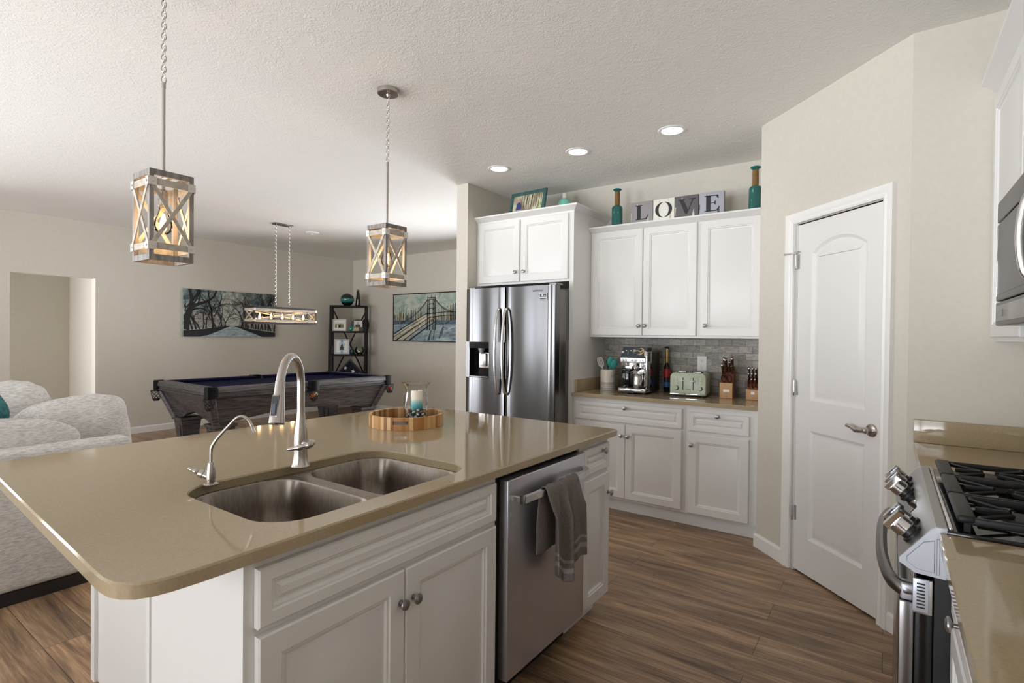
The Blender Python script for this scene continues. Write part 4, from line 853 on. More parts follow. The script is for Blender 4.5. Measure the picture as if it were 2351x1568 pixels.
m = M(); m.rbox(EX0-.004, EY0-.01, Z0+.012, EX1+.003, EY0+.15, Z0+.048, .012); m.mat(1).box(EX0+.065, EY0-.0115, Z0+.010, EX0+.14, EY0+.02, Z0+.026); m.mat(1).rbox(EX0+.03, EY0+.005, Z0+.0485, EX1-.02, EY0+.10, Z0+.052, .001); m.build('drip_tray', [CHROME, BLACK], t)
m = M()
for x in (EX0+.02, EX1-.02):
    for y in (EY0+.02, EY1-.03): m.lathe([(.012,0), (.012,.014)], (x, y, Z0), 12)
m.build('feet', BLACK, t)
mp_ = Vector((EX0+.150, EY0+.040, Z0+.0525)); t = thing('milk_pitcher', 'small stainless milk pitcher on the espresso machine drip tray', 'pitcher', mp_)
m = M(); m.lathe([(0,0), (.036,0), (.039,.004), (.0405,.03), (.037,.07), (.036,.105), (.038,.112), (.0355,.112), (.034,.10), (.037,.03), (.03,.006), (0,.005)], mp_, 32, cap=False); m.build('jug', STEEL, t)
m = M(); m.tube(spline([mp_+Vector((.028,-.022,.10)), mp_+Vector((.05,-.036,.105)), mp_+Vector((.056,-.042,.07)), mp_+Vector((.034,-.026,.03))], 6), .0045, 8); m.build('handle', STEEL, t)
m = M(); m.rbox(EX1-.07, EY0+.008, Z0+.0525, EX1-.005, EY0+.05, Z0+.068, .006); o = m.build('tamper_mat', BLACK, None); tag(o, 'black tamping pad at the right of the drip tray', 'pad')
# slim bottle with gold neck between the machine and toaster
Q = Vector((-1.522, 4.43, Z0)); t = thing('syrup_bottle', 'slim bottle with gold neck and red and blue label behind the toaster', 'bottle', Q)
m = M(); m.lathe([(0,0), (.026,0), (.028,.004), (.028,.20), (.022,.225), (.012,.24), (.011,.25)], Q, 24); bt = m.build('bottle_body', BLACKG, t)
m = M(); m.mat(0).lathe([(.0284,.125), (.0284,.195)], Q, 24, cap=False); m.mat(1).lathe([(.0284,.045), (.0284,.085)], Q, 24, cap=False); m.mat(2).lathe([(.0284,.085), (.0284,.125)], Q, 24, cap=False); m.build('label_band', [mat('red label', rgb(176,34,30), .4), mat('blue label', rgb(52,104,170), .4), mat('dark label', rgb(40,34,34), .4)], bt)
m = M(); m.lathe([(.012,.245), (.013,.25), (.0105,.35), (.009,.365), (.012,.368)], Q, 18); m.build('neck', mat('brass', (.62,.45,.18,1), .3, 1), t)
m = M(); m.lathe([(.013,.365), (.014,.372), (.008,.384), (0,.385)], Q, 16); m.tube([Q+upz*.378, Q+upz*.380+Vector((-.022,-.010,-.004))], .005, 8); m.build('pump_top', BLACK, t)
# toaster
T0 = Vector((-1.402, 4.155, Z0)); t = thing('toaster', 'sage green four-slot toaster with two levers below the outlet', 'toaster', T0, math.radians(7))
SAGE = mat('sage green enamel', rgb(176,186,164), .28)
tw2, td, th = .270, .235, .185
def tb(m, name, mt, par=t, **k): return m.build(name, mt, par, world=False, **k)
def rsl(x0, z0, x1, z1, r, n=7): return [(p[0], p[1]) for p in arc((x1-r, z1-r), r, 0, PI/2, n)+arc((x0+r, z1-r), r, PI/2, PI, n)]+[(x0, z0), (x1, z0)]
m = M(); m.prism([(x, .012, z) for x, z in rsl(0, .022, tw2, th, .038)], (0, td-.024, 0)); bdy = tb(m, 'shell', SAGE, smooth=30)
m = M(); m.panel((0,0,0), (1,0,0), (0,0,1), [(0,0)]); m = M()
for (i, dd, y) in ((0, .0, .012), (.006, 0, .003), (.010, 0, .0)): pass
lp0 = [(x, .012, z) for x, z in rsl(0, .022, tw2, th, .038)]; lp1 = [(x, .004, z) for x, z in rsl(.002, .022, tw2-.002, th-.003, .037)]; lp2 = [(x, .0, z) for x, z in rsl(.008, .026, tw2-.008, th-.010, .032)]
n_ = len(lp0); m.add(lp0+lp1+lp2, [(j*n_+k, j*n_+(k+1) % n_, (j+1)*n_+(k+1) % n_, (j+1)*n_+k) for j in range(2) for k in range(n_)]+[[2*n_+k for k in range(n_)]]); fp = tb(m, 'front_panel', SAGE, smooth=30)
m = M(); m.mat(0).rbox(.0, .002, .012, tw2, td-.012, .024, .003); m.mat(1).rbox(.004, .004, .006, tw2-.004, td-.016, .013, .002); tb(m, 'base_trim', [CHROME, BLACK])
m = M()
for x in (.03, tw2-.03):
    for y in (.03, td-.04): m.lathe([(.007,0), (.007,.007)], (x, y, 0), 12)
tb(m, 'feet', BLACK)
m = M()
for x in (.055, .108, .167, .22): m.box(x-.011, .035, th-.001, x+.011, td-.045, th+.0006)
tb(m, 'bread_slots', VOID, bdy, smooth=0)
for x in (.082, .195): m = M(); m.tube([(x-.026, .06, th+.001), (x-.026, .06, th+.006), (x+.026, .06, th+.006), (x+.026, .06, th+.001)], .0022, 6); tb(m, 'slot_guard', STEEL, bdy)
for x in (.100, .176):
    m = M(); m.box(x-.0035, -.0006, .052, x+.0035, .004, .148); sl_ = tb(m, 'lever_slot', BLACK, fp, smooth=0)
    m = M(); m.rbox(x-.015, -.014, .120, x+.015, -.002, .126, .002); tb(m, 'lever', CHROME, fp)
for x, s_ in ((.050, -1), (.228, 1)):
    for k in range(4):
        m = M(); m.lathe([(.0062,0), (.0062,.003), (.0045,.004), (0,.004)], (x, -.0002, .145-k*.0155), 14, (0,-1,0)); tb(m, 'button', SAGE if k % 1 else mat('pale button', rgb(205,210,196), .3), fp)
    m = M(); m.mat(1).lathe([(.0175,0), (.0175,.002)], (x+.002, -.0002, .066), 22, (0,-1,0)); m.mat(0).lathe([(.0145,.002), (.014,.013), (.012,.015), (0,.015)], (x-.001, -.0002, .067), 22, (0,-1,0)); tb(m, 'dial', [SAGE, BLACK], fp)
m = M()
for k in range(4): m.box(.026, -.0004, .143-k*.0155, .034, .001, .1445-k*.0155); m.box(.244, -.0004, .143-k*.0155, .252, .001, .1445-k*.0155)
m.box(.120, -.0004, .055, .158, .001, .060); tb(m, 'print', mat('grey print', rgb(120,128,116), .5), fp, smooth=0)
# knife blocks, knives, scissors
WOODL = noise_col('pale block wood', rgb(196,154,104), rgb(176,132,84), 8, .45, stretch=(30,30,2)); WOODD = noise_col('red brown block wood', rgb(120,52,30), rgb(150,74,40), 8, .45, stretch=(30,30,2)); HANDLE = noise_col('dark wood handle', rgb(52,32,24), rgb(78,48,34), 20, .35, stretch=(4,4,1))
K0 = Vector((-1.048, 4.248, Z0)); ka = math.radians(5); t = thing('knife_block', 'angled wooden knife block holding large knives and scissors', 'knife block', K0, ka)
kw = .090
m = M(); m.box(0, 0, .001, kw, .055, .118); fb = m.build('front_block', WOODL, t, world=False, smooth=0)
m = M(); m.box(.026, -.0008, .050, .070, .001, .068); m.build('name_plate', mat('silver plate', (.75,.74,.72,1), .35), fb, world=False, smooth=0)
m = M(); m.prism([(0, .0555, .001), (0, .0555, .119), (0, .03, .119), (0, .135, .238), (0, .190, .190), (0, .150, .001)], (kw, 0, 0)); m.build('slanted_block', WOODD, t, world=False, smooth=0)
KR = Matrix.Rotation(ka, 4, 'Z')
def kw2(p): return K0+KR.to_3x3() @ Vector(p)
def knife(label, p, d_, ln, w, grp, name='kitchen_knife', O=kw2):
    """a knife standing in its slot: handle and bolster show"""
    a = O(p); dv = (O(Vector(p)+Vector(d_))-a).normalized(); o = thing(name, label, 'knife', a, 0, grp); sv = (O(Vector(p)+Vector((1,0,0)))-a).normalized(); nv = dv.cross(sv)
    m = M(); m.obox(a-dv*.03-sv*.0012-nv*w*.5, sv*.0024, nv*w, dv*.030); m.obox(a-sv*w*.35-nv*w*.5, sv*w*.7, nv*w, dv*.008); m.build('blade', STEEL, o, smooth=0)
    m = M(); m.tube([a+dv*.008, a+dv*ln*.3, a+dv*ln*.7, a+dv*ln*.96], [w*.5, w*.44, w*.55, w*.58], 10, flat=(tuple(sv), .68)); m.build('handle', HANDLE, o)
    m = M(); m.tube([a+dv*ln*.955, a+dv*ln], [w*.59, w*.5], 10, flat=(tuple(sv), .70)); m.build('end_cap', STEEL, o); return o
sd_ = Vector((0, -.52, .60)); 
def onslope(u, s): return (u, .03+(.135-.03)*s, .119+(.238-.119)*s+.001)
kn = [(.016,.34,.118,.020,'big brown handled knife at the left end of the angled block'), (.034,.62,.125,.022,'big brown handled knife, tallest in the angled block'), (.020,.80,.105,.020,'brown handled knife behind the left knives in the angled block'),
      (.062,.62,.10,.017,'brown handled knife right of the tallest one in the block'), (.078,.80,.11,.020,'brown handled knife at the upper right of the angled block'), (.076,.50,.085,.016,'short brown handled knife at the lower right of the block')]
for (u, s_, ln, w, lb) in kn: knife(lb, onslope(u, s_), (0, -.50, .86), ln, w*1.45, 'knives in the angled block')
sO = onslope(.046, .12); a_ = kw2(sO); t = thing('kitchen_scissors', 'black handled scissors stuck in the front of the angled knife block', 'scissors', a_)
dv = KR.to_3x3() @ Vector((0, -.45, .1)); dv.normalize(); xv = KR.to_3x3() @ Vector((1,0,0)); up2 = xv.cross(dv)*-1; upv = Vector((0,0,1))
for s_ in (-1, 1):
    c_ = a_+xv*s_*.020+Vector((0,0,.016))+KR.to_3x3() @ Vector((0,-.024,0))
    m = M(); m.tube([c_+xv*(.016*math.cos(q))+upv*(.028*math.sin(q))+KR.to_3x3() @ Vector((0, -.008*math.sin(q), 0)) for q in [2*PI*k/20 for k in range(20)]], .0045, 8, closed=True); m.tube([c_+upv*.02-xv*s_*.012, a_+upv*.03], .004, 8); m.build('finger_loop', BLACK, t)
m = M(); m.tube([a_+upv*.032, a_+KR.to_3x3() @ Vector((0,.012,-.004))], .006, 8); m.build('pivot', STEEL, t)
K1 = Vector((-.862, 4.262, Z0)); t = thing('knife_block', 'short wooden block of steak knives beside the pantry wall', 'knife block', K1, math.radians(4))
m = M(); m.box(0, 0, .001, .125, .060, .078); fb = m.build('front_block', WOODL, t, world=False, smooth=0)
m = M(); m.box(.034, -.0008, .042, .058, .001, .064); m.build('name_plate', mat('white plate', rgb(230,230,228), .4), fb, world=False, smooth=0)
m = M(); m.prism([(0, .0605, .001), (0, .0605, .079), (0, .035, .079), (0, .10, .165), (0, .145, .13), (0, .12, .001)], (.125, 0, 0)); m.build('slanted_block', WOODD, t, world=False, smooth=0)
def k1w(p): return K1+Matrix.Rotation(math.radians(4), 3, 'Z') @ Vector(p)
rows = [(.10, 5, .078, 'lowest row'), (.48, 5, .084, 'middle row'), (.88, 5, .088, 'top row')]
for (s_, n_, ln, rl) in rows:
    for k in range(n_): knife('steak knife with dark handle in the %s of the short block, %s' % (rl, ['leftmost', 'second from left', 'middle', 'second from right', 'rightmost'][k]), (.012+k*.0245, .035+.065*s_, .079+.086*s_+.001), (0, -.40, .90), ln, .0185, 'steak knives in the short block', 'steak_knife', k1w)
# ------------------------------------------------------------------ above the cabinets
ZU = 2.3135
BOT = mat('teal bottle glass', rgb(0,92,86), .08, spec=.7, Coat_Weight=.5); CORD = noise_col('wrapped brown twine', rgb(112,82,44), rgb(140,106,62), 40, .8, stretch=(1,1,12), bmp=.4)
for (x, lb) in ((-1.888, 'teal glass bottle with twine neck left of the four letter blocks'), (-.806, 'teal glass bottle with twine neck beside the pantry wall')):
    o_ = Vector((x, 4.20, ZU)); t = thing('glass_bottle', lb, 'bottle', o_, 0, 'teal bottles above the cabinets')
    m = M(); m.lathe([(0,0), (.042,0), (.0455,.004), (.0455,.145), (.043,.157), (.034,.166), (.021,.172)], o_, 32); m.build('body', BOT, t)
    m = M(); m.lathe([(.0205,.168), (.0215,.172), (.0215,.282), (.020,.286)], o_, 24); m.build('twine_neck', CORD, t)
    m = M(); m.lathe([(.019,.284), (.022,.290), (.035,.300), (.037,.306), (.034,.309), (.02,.300), (0,.298)], o_, 28); m.build('lip', BOT, t)
def worn(name, c, c2):
    m = mat(name, c, .7); n = N(m, 'ShaderNodeTexNoise'); n.inputs['Scale'].default_value = 9; n.inputs['Detail'].default_value = 5; L(m, coords(m, (3.2,1,.9)), n.inputs['Vector']); L(m, ramp(m, n.outputs['Fac'], [(.0, c), (.63, c), (.66, c2), (1, c2)]), BS(m).inputs['Base Color']); return m
INK = mat('black stencil paint', (.012,.012,.012,1), .6)
def glyph(ch):
    """serif stencil letters in a 1 x 1 box as lists of polygons"""
    if ch == 'L': return [[(.14,.94),(.54,.94),(.54,.90),(.45,.88),(.45,.10),(.24,.10),(.24,.88),(.14,.90)], [(.16,.04),(.82,.04),(.88,.32),(.84,.32),(.74,.12),(.42,.10),(.28,.10),(.16,.08)]]
    if ch == 'V': return [[(.06,.94),(.42,.94),(.42,.90),(.36,.88),(.58,.30),(.50,.04),(.45,.04),(.13,.88),(.06,.90)], [(.62,.94),(.96,.94),(.96,.90),(.86,.88),(.54,.06),(.50,.06),(.54,.20),(.79,.88),(.62,.90)]]
    if ch == 'E': return [[(.16,.94),(.28,.94),(.46,.90),(.46,.08),(.28,.06),(.16,.04),(.16,.08),(.24,.10),(.24,.88),(.16,.90)], [(.42,.94),(.84,.94),(.86,.74),(.82,.74),(.72,.89),(.42,.90)], [(.42,.53),(.62,.53),(.68,.62),(.71,.62),(.71,.40),(.68,.40),(.62,.49),(.42,.49)], [(.42,.04),(.86,.04),(.92,.28),(.88,.28),(.74,.10),(.42,.09)], [(.26,.94),(.44,.94),(.44,.89),(.26,.89)], [(.26,.04),(.44,.04),(.44,.09),(.26,.09)]]
    out = []
    for s_ in (-1, 1):
        a0 = [(.5+s_*(.035+.43*math.cos(q)*1.0), .49+.46*math.sin(q)) for q in [-PI/2+.06+(PI-.12)*k/16 for k in range(17)]]; a1 = [(.5+s_*(.035+.24*math.cos(q)), .49+.42*math.sin(q)) for q in [PI/2-.06-(PI-.12)*k/16 for k in range(17)]]; out.append(a0+a1)
    return out
XS = [(-1.768, -1.580), (-1.576, -1.402), (-1.398, -1.214), (-1.209, -1.026)]
COLS = [worn('worn grey paint', rgb(150,146,148), rgb(198,190,182)), worn('worn cream paint', rgb(226,224,214), rgb(190,184,168)), worn('worn charcoal paint', rgb(96,92,94), rgb(196,190,182)), worn('worn blue grey paint', rgb(166,168,178), rgb(92,84,78))]
for ch, (x0, x1), mt, nm in zip('LOVE', XS, COLS, ('grey', 'cream', 'charcoal', 'blue-grey')):
    t = thing('letter_block', 'worn %s wooden block painted with a black serif letter %s' % (nm, ch), 'letter block', ((x0+x1)/2, 4.225, ZU), 0, 'letter blocks above the wall cabinets')
    m = M(); m.rbox(x0, 4.205, ZU, x1, 4.24, ZU+.175, .002); bk = m.build('block', mt, t)
    m = M()
    for g in glyph(ch):
        sz = .150; pts = [(x0+(x1-x0)*.5+(p[0]-.5)*sz, ZU+.022+p[1]*.135) for p in g]; tri = tessellate_polygon([[Vector((p[0], p[1], 0)) for p in pts]]); m.add([(p[0], 4.2043, p[1]) for p in pts], [tuple(q) for q in tri])
    m.build('letter', INK, bk, smooth=0, fix=False)
ZF = 2.4635
P0 = Vector((-2.66, 3.96, ZF+.004)); t = thing('photo_frame', 'teal framed photograph leaning on top of the fridge cabinet', 'picture frame', P0, math.radians(-3)); t.rotation_euler = (math.radians(-12), 0, math.radians(-3))
FT = noise_col('dark teal wood frame', rgb(38,72,70), rgb(58,96,90), 20, .5)
m = M(); m.panel((-.195, 0, .0), (.39,0,0), (0,0,.215), [(0,-.018), (0,-.002), (.004,.0), (.022,.002), (.028,-.004), (.034,-.005)]); m.build('frame', FT, t, world=False, smooth=20)
def photo(name, stops, scale=6, stretch=(1,1,1)):
    m = mat(name, (1,1,1,1), .3); n = N(m, 'ShaderNodeTexNoise'); n.inputs['Scale'].default_value = scale; n.inputs['Detail'].default_value = 6; L(m, coords(m, stretch), n.inputs['Vector']); L(m, ramp(m, n.outputs['Fac'], stops), BS(m).inputs['Base Color']); return m
m = M(); m.mat(0).box(-.160, -.0002+.004, .035, .160, .0052, .180); 
for k in range(9): x = -.07+k*.027; m.mat(1).add([(x, .0037, .06), (x+.006, .0037, .06), (x+.010+random.uniform(-.01,.01), .0037, .178), (x+.006, .0037, .178)], [(0,1,2,3)])
m.mat(2).lathe([(0,0), (.016,0), (.016,.001)], (-.10, .0038, .135), 14, (0,-1,0)); m.mat(3).add([(-.125,.0035,.05), (-.06,.0035,.05), (-.075,.0035,.11), (-.095,.0035,.125), (-.118,.0035,.11)], [(0,1,2,3,4)])
m.build('photograph', [photo('woodland photo', [(.3, rgb(92,70,50)), (.45, rgb(150,140,120)), (.6, rgb(196,200,170)), (.7, rgb(120,140,80))], 14, (1,1,.5)), mat('photo trunk', rgb(58,44,36), .4), mat('photo skin', rgb(190,140,120), .4), mat('photo blue clothes', rgb(50,60,120), .4)], t, world=False, smooth=0, fix=False)
m = M(); m.prism([(-.03, .019, .19), (.03, .019, .19), (.045, .05, .003), (-.045, .05, .003)], (0, .003, 0)); m.build('easel_back', BLACK, t, world=False, smooth=0)
V0 = Vector((-2.400, 4.20, ZF)); t = thing('bud_vase', 'small seafoam green vase with white neck on the fridge cabinet', 'vase', V0)
m = M(); m.lathe([(0,0), (.035,0), (.048,.02), (.060,.06), (.062,.09), (.056,.12), (.040,.142), (.025,.152)], V0, 32); m.build('body', mat('seafoam glaze', rgb(128,206,186), .3), t)
m = M(); m.lathe([(.0245,.150), (.021,.165), (.019,.185), (.021,.195), (.018,.196), (.015,.185), (0,.18)], V0, 24); m.build('neck', mat('white glaze', rgb(224,218,204), .35), t)
# ------------------------------------------------------------------ pendants and chandelier
GWOOD = noise_col('weathered grey wood', rgb(108,102,98), rgb(150,143,136), 9, .65, stretch=(6,6,1), bmp=.1); GBAND = noise_col('pale washed wood band', rgb(158,150,138), rgb(184,176,162), 12, .6, stretch=(3,3,3)); BRKT = mat('brushed bracket metal', (.66,.62,.56,1), .38, .85)
DWOOD = noise_col('dark brown lamp wood', rgb(20,15,13), rgb(38,30,26), 9, .5, stretch=(2,2,8))
BULBG = thin_glass('warm bulb glass', (1,.93,.82,1), .05); FIL = emit('glowing filament', (1,.60,.24), 60)
def chain(m, x, y, z0, z1, ln=.030, w=.0085, r=.0020):
    n = max(2, int(round((z1-z0)/(ln*.72)))); st = (z1-z0)/n
    for k in range(n):
        zc = z0+st*(k+.5); h = st*.5+ .0045; pts = []
        for q in range(10):
            a = 2*PI*q/10; u = w*math.cos(a); v = h*math.sin(a)
            pts.append((x+(u if k % 2 else 0), y+(0 if k % 2 else u), zc+v))
        m.tube(pts, r, 5, closed=True)
def bulb(par, x, y, zt, s=1.0, light=0):
    b = M(); b.lathe([(.0135*s,0), (.014*s,-.012*s), (.018*s,-.03*s), (.030*s,-.062*s), (.032*s,-.080*s), (.028*s,-.098*s), (.016*s,-.110*s), (0,-.114*s)], (x, y, zt), 20); o = b.build('bulb', BULBG, par, smooth=60)
    f = M(); f.lathe([(0,-.030*s), (.006*s,-.036*s), (.011*s,-.07*s), (.010*s,-.090*s), (0,-.096*s)], (x, y, zt), 10); f.build('filament', FIL, o)
    if light:
        ld = bpy.data.lights.new('bulb_lamp', 'POINT'); lo = bpy.data.objects.new('bulb_lamp', ld); COL.objects.link(lo); lo.location = (x, y, zt-.07*s); ld.energy = light; ld.color = (1, .70, .42); ld.shadow_soft_size = .015
def brace(par, a, b, n, mt, w=.014, th=.004):
    a, b, n = Vector(a), Vector(b), Vector(n); d = (b-a).normalized(); s_ = n.cross(d).normalized(); m = M(); m.obox(a-s_*w/2, b-a, s_*w, n*th); m.build('cross_brace', mt, par, smooth=0)
def cage(par, x, y, ax_, ay, z0, z1, wd, bd, p=.016, ztop=.034, zbot=.042):
    for sx_ in (-1, 1):
        for sy in (-1, 1):
            m = M(); cx, c_y = x+sx_*(ax_-p/2), y+sy*(ay-p/2); m.box(cx-p/2, c_y-p/2, z0, cx+p/2, c_y+p/2, z1); m.build('corner_post', wd, par, smooth=0)
    for nm, zz in (('top_rail', z1-.022), ('bottom_rail', z0)):
        for s_ in (-1, 1):
            m = M(); m.box(x-ax_+p, y+s_*(ay-.006)-.006, zz, x+ax_-p, y+s_*(ay-.006)+.006, zz+.022); m.build(nm, wd, par, smooth=0)
            m = M(); m.box(x+s_*(ax_-.006)-.006, y-ay+p, zz, x+s_*(ax_-.006)+.006, y+ay-p, zz+.022); m.build(nm, wd, par, smooth=0)
    zb = [(z0+zbot, z0+zbot+.024), (z1-ztop-.026, z1-ztop)]; e = .003
    for (a, b) in zb:
        for s_ in (-1, 1):
            m = M(); m.box(x-ax_-e, y+s_*(ay+e/2)-e/2, a, x+ax_+e, y+s_*(ay+e/2)+e/2, b); m.build('band', bd, par, smooth=0)
            m = M(); m.box(x+s_*(ax_+e/2)-e/2, y-ay, a, x+s_*(ax_+e/2)+e/2, y+ay, b); m.build('band', bd, par, smooth=0)
        for sx_ in (-1, 1):
            for sy in (-1, 1):
                cx, c_y = x+sx_*(ax_+e), y+sy*(ay+e); m = M(); l_ = .026
                m.box(min(cx, cx-sx_*l_), c_y-.0005 if sy > 0 else c_y-.0025, a-.003, max(cx, cx-sx_*l_), c_y+.0025 if sy > 0 else c_y+.0005, b+.003)
                m.box(cx-.0005 if sx_ > 0 else cx-.0025, min(c_y, c_y-sy*l_), a-.003, cx+.0025 if sx_ > 0 else cx+.0005, max(c_y, c_y-sy*l_), b+.003)
                m.lathe([(.0042,0), (.004,.003), (0,.0045)], (cx-sx_*l_*.55, c_y+sy*.002, (a+b)/2), 10, (0,sy,0)); m.lathe([(.0042,0), (.004,.003), (0,.0045)], (cx+sx_*.002, c_y-sy*l_*.55, (a+b)/2), 10, (sx_,0,0)); m.build('corner_bracket', BRKT, par, smooth=30)
    za, zc = zb[0][1]-.004, zb[1][0]+.004
    for s_ in (-1, 1):
        yy = y+s_*(ay+.0005); brace(par, (x-ax_+.01, yy, za), (x+ax_-.01, yy, zc), (0,s_,0), bd); brace(par, (x+ax_-.01, yy-s_*.003, za), (x-ax_+.01, yy-s_*.003, zc), (0,s_,0), bd)
        xx = x+s_*(ax_+.0005); brace(par, (xx, y-ay+.01, za), (xx, y+ay-.01, zc), (s_,0,0), bd); brace(par, (xx-s_*.003, y+ay-.01, za), (xx-s_*.003, y-ay+.01, zc), (s_,0,0), bd)
for (x, y, lb) in ((-2.340, .925, 'square caged pendant lamp with X braces hanging over the near island end'), (-2.343, 2.074, 'square caged pendant lamp with X braces hanging nearer the fridge')):
    t = thing('pendant_lamp', lb, 'pendant lamp', (x, y, 1.648), 0, 'caged pendants over the island'); a_ = .078
    cage(t, x, y, a_, a_, 1.648, 1.990, GWOOD, GBAND)
    m = M(); m.box(x-a_+.012, y-.008, 1.968, x+a_-.012, y+.008, 1.978); m.build('crossbar', STEEL, t, smooth=0)
    m = M(); m.lathe([(.0062,1.93), (.0062,2.345)], (x, y, 0), 14); m.lathe([(.0085,1.975), (.0085,1.99)], (x, y, 0), 14); m.lathe([(.0075,2.335), (.0075,2.355)], (x, y, 0), 14); m.build('rod', NICKEL, t)
    m = M(); m.lathe([(.006,1.935), (.016,1.930), (.0175,1.925), (.0175,1.872), (.0145,1.868), (0,1.868)], (x, y, 0), 20); m.build('socket', NICKEL, t)
    bulb(t, x, y, 1.872, 1.0, 4.5)
    m = M(); chain(m, x, y, 2.355, ZC-.03); m.build('chain', NICKEL, t)
    m = M(); m.lathe([(.062,-.001), (.062,-.006), (.060,-.024), (.056,-.027), (.012,-.028), (.008,-.040), (0,-.041)], (x, y, ZC), 36); m.build('canopy', NICKEL, t)
hx, hy = -6.33, 3.874
t = thing('linear_chandelier', 'long five-bulb caged chandelier hanging over the pool table', 'chandelier', (hx, hy, 1.49))
cage(t, hx, hy, .10, .43, 1.49, 1.705, DWOOD, GBAND, p=.018, ztop=.026, zbot=.030)
m = M(); m.box(hx-.012, hy-.41, 1.680, hx+.012, hy+.41, 1.692); m.build('crossbar', DARKST, t, smooth=0)
for k in range(5):
    yy = hy-.30+k*.15; m = M(); m.lathe([(.012,1.680), (.013,1.67), (.013,1.648), (0,1.648)], (hx, yy, 0), 14); m.build('socket', NICKEL, t); bulb(t, hx, yy, 1.650, .98, 2.0)
for yy in (3.782, 3.966):
    m = M(); m.tube([(hx, yy+.016*math.cos(a), 1.721+.018*math.sin(a)) for a in [2*PI*k/16 for k in range(16)]], .0028, 6, closed=True); m.build('ring', NICKEL, t)
    m = M(); chain(m, hx, yy, 1.738, ZC-.014, .034, .010, .0024); m.build('chain', NICKEL, t)
m = M(); m.rbox(hx-.05, 3.755, ZC-.016, hx+.05, 3.993, ZC-.0005, .004); m.build('canopy', DARKST, t)
# ------------------------------------------------------------------ pool table
PC = Vector((-6.402, 3.924, 0)); t = thing('pool_table', 'dark grey wooden pool table with navy cloth and netted pockets', 'pool table', PC, -.0257)
RW = noise_col('greyed oak', rgb(38,36,39), rgb(98,93,93), 5, .42, stretch=(3,1.2,26)); NAVY = noise_col('navy billiard cloth', rgb(14,17,44), rgb(20,24,58), 200, .9, spec=.1); LEATH = mat('black pocket leather', (.005,.005,.006,1), .5, spec=.12); NET = mat('black net cord', (.012,.011,.011,1), .7)
hw_, hl_, zt = .70, 1.215, .80
def PB_(m, n, mt, par=t, **k): return m.build(n, mt, par, world=False, **k)
m = M(); m.box(-hw_+.12, -hl_+.12, .70, hw_-.12, hl_-.12, .762); PB_(m, 'bed', NAVY, smooth=0)
pk = .085
RP = [(0,.690), (.020,.690), (.024,.705), (.010,.712), (.012,.735), (.030,.742), (.030,.770), (.022,.790), (.008,.800), (-.075,.800), (-.075,.700)]   # outward, z
def rail(a, b, out):
    m = M(); ov = Vector((*out, 0)); sweep(m, [(Vector((*a, 0))-ov*.03, ov), (Vector((*b, 0))-ov*.03, ov)], RP); PB_(m, 'rail', RW, smooth=30)
    m = M(); sweep(m, [(Vector((*a, 0))-ov*.105, ov), (Vector((*b, 0))-ov*.105, ov)], [(0,.763), (0,.799), (-.018,.799), (-.045,.790), (-.050,.784), (-.030,.763)]); PB_(m, 'cushion', NAVY, smooth=30)
for s_ in (-1, 1):
    rail((s_*hw_, -hl_+pk), (s_*hw_, -.06), (s_,0)); rail((s_*hw_, .06), (s_*hw_, hl_-pk), (s_,0)); rail((-hw_+pk, s_*hl_), (hw_-pk, s_*hl_), (0,s_))
def net(m, c, r, z0, z1):
    for sgn in (-1, 1):
        for k in range(8):
            pts = []
            for j in range(11):
                f = j/10; a = 2*PI*k/8+sgn*f*1.9; rr = r*(1-.38*f**1.6); pts.append((c[0]+rr*math.cos(a), c[1]+rr*math.sin(a), z0+(z1-z0)*f))
            m.tube(pts, .0028, 4)
    m.tube([(c[0]+r*math.cos(a), c[1]+r*math.sin(a), z0) for a in [2*PI*k/14 for k in range(14)]], .004, 5, closed=True); m.lathe([(r*.62,z1+.012), (r*.62,z1), (r*.5,z1-.016), (0,z1-.018)], (c[0], c[1], 0), 14)
PKT = []
for sx_ in (-1, 1):
    for sy in (-1, 0, 1):
        cx, c_y = sx_*(hw_-.012 if sy else hw_+.012), sy*(hl_-.012); PKT.append((cx, c_y)); m = M()
        if sy:
            pts = [(cx+sx_*.016, c_y-sy*.085), (cx+sx_*.030, c_y-sy*.02), (cx+sx_*.018, c_y+sy*.018), (cx-sx_*.02, c_y+sy*.030), (cx-sx_*.085, c_y+sy*.016), (cx-sx_*.085, c_y-sy*.02), (cx-sx_*.02, c_y-sy*.085)]
        else: pts = [(cx+.012*sx_, -.068), (cx+.026*sx_, -.055), (cx+.030*sx_, 0), (cx+.026*sx_, .055), (cx+.012*sx_, .068), (cx-.07*sx_, .068), (cx-.07*sx_, -.068)]
        pp = offpoly(pts, 0); m.prism([(p[0], p[1], .678) for p in pp], (0,0,.112)); ct = [sum(p[0] for p in pts)/len(pts), sum(p[1] for p in pts)/len(pts)]
        m.prism([(ct[0]+(p[0]-ct[0])*.93, ct[1]+(p[1]-ct[1])*.93, .790) for p in pts], (0,0,.014)); pk_ = PB_(m, 'pocket', LEATH, smooth=50)
        m = M(); net(m, (cx-sx_*.005, c_y-sy*.005), .056, .680, .575); PB_(m, 'pocket_net', NET, pk_)
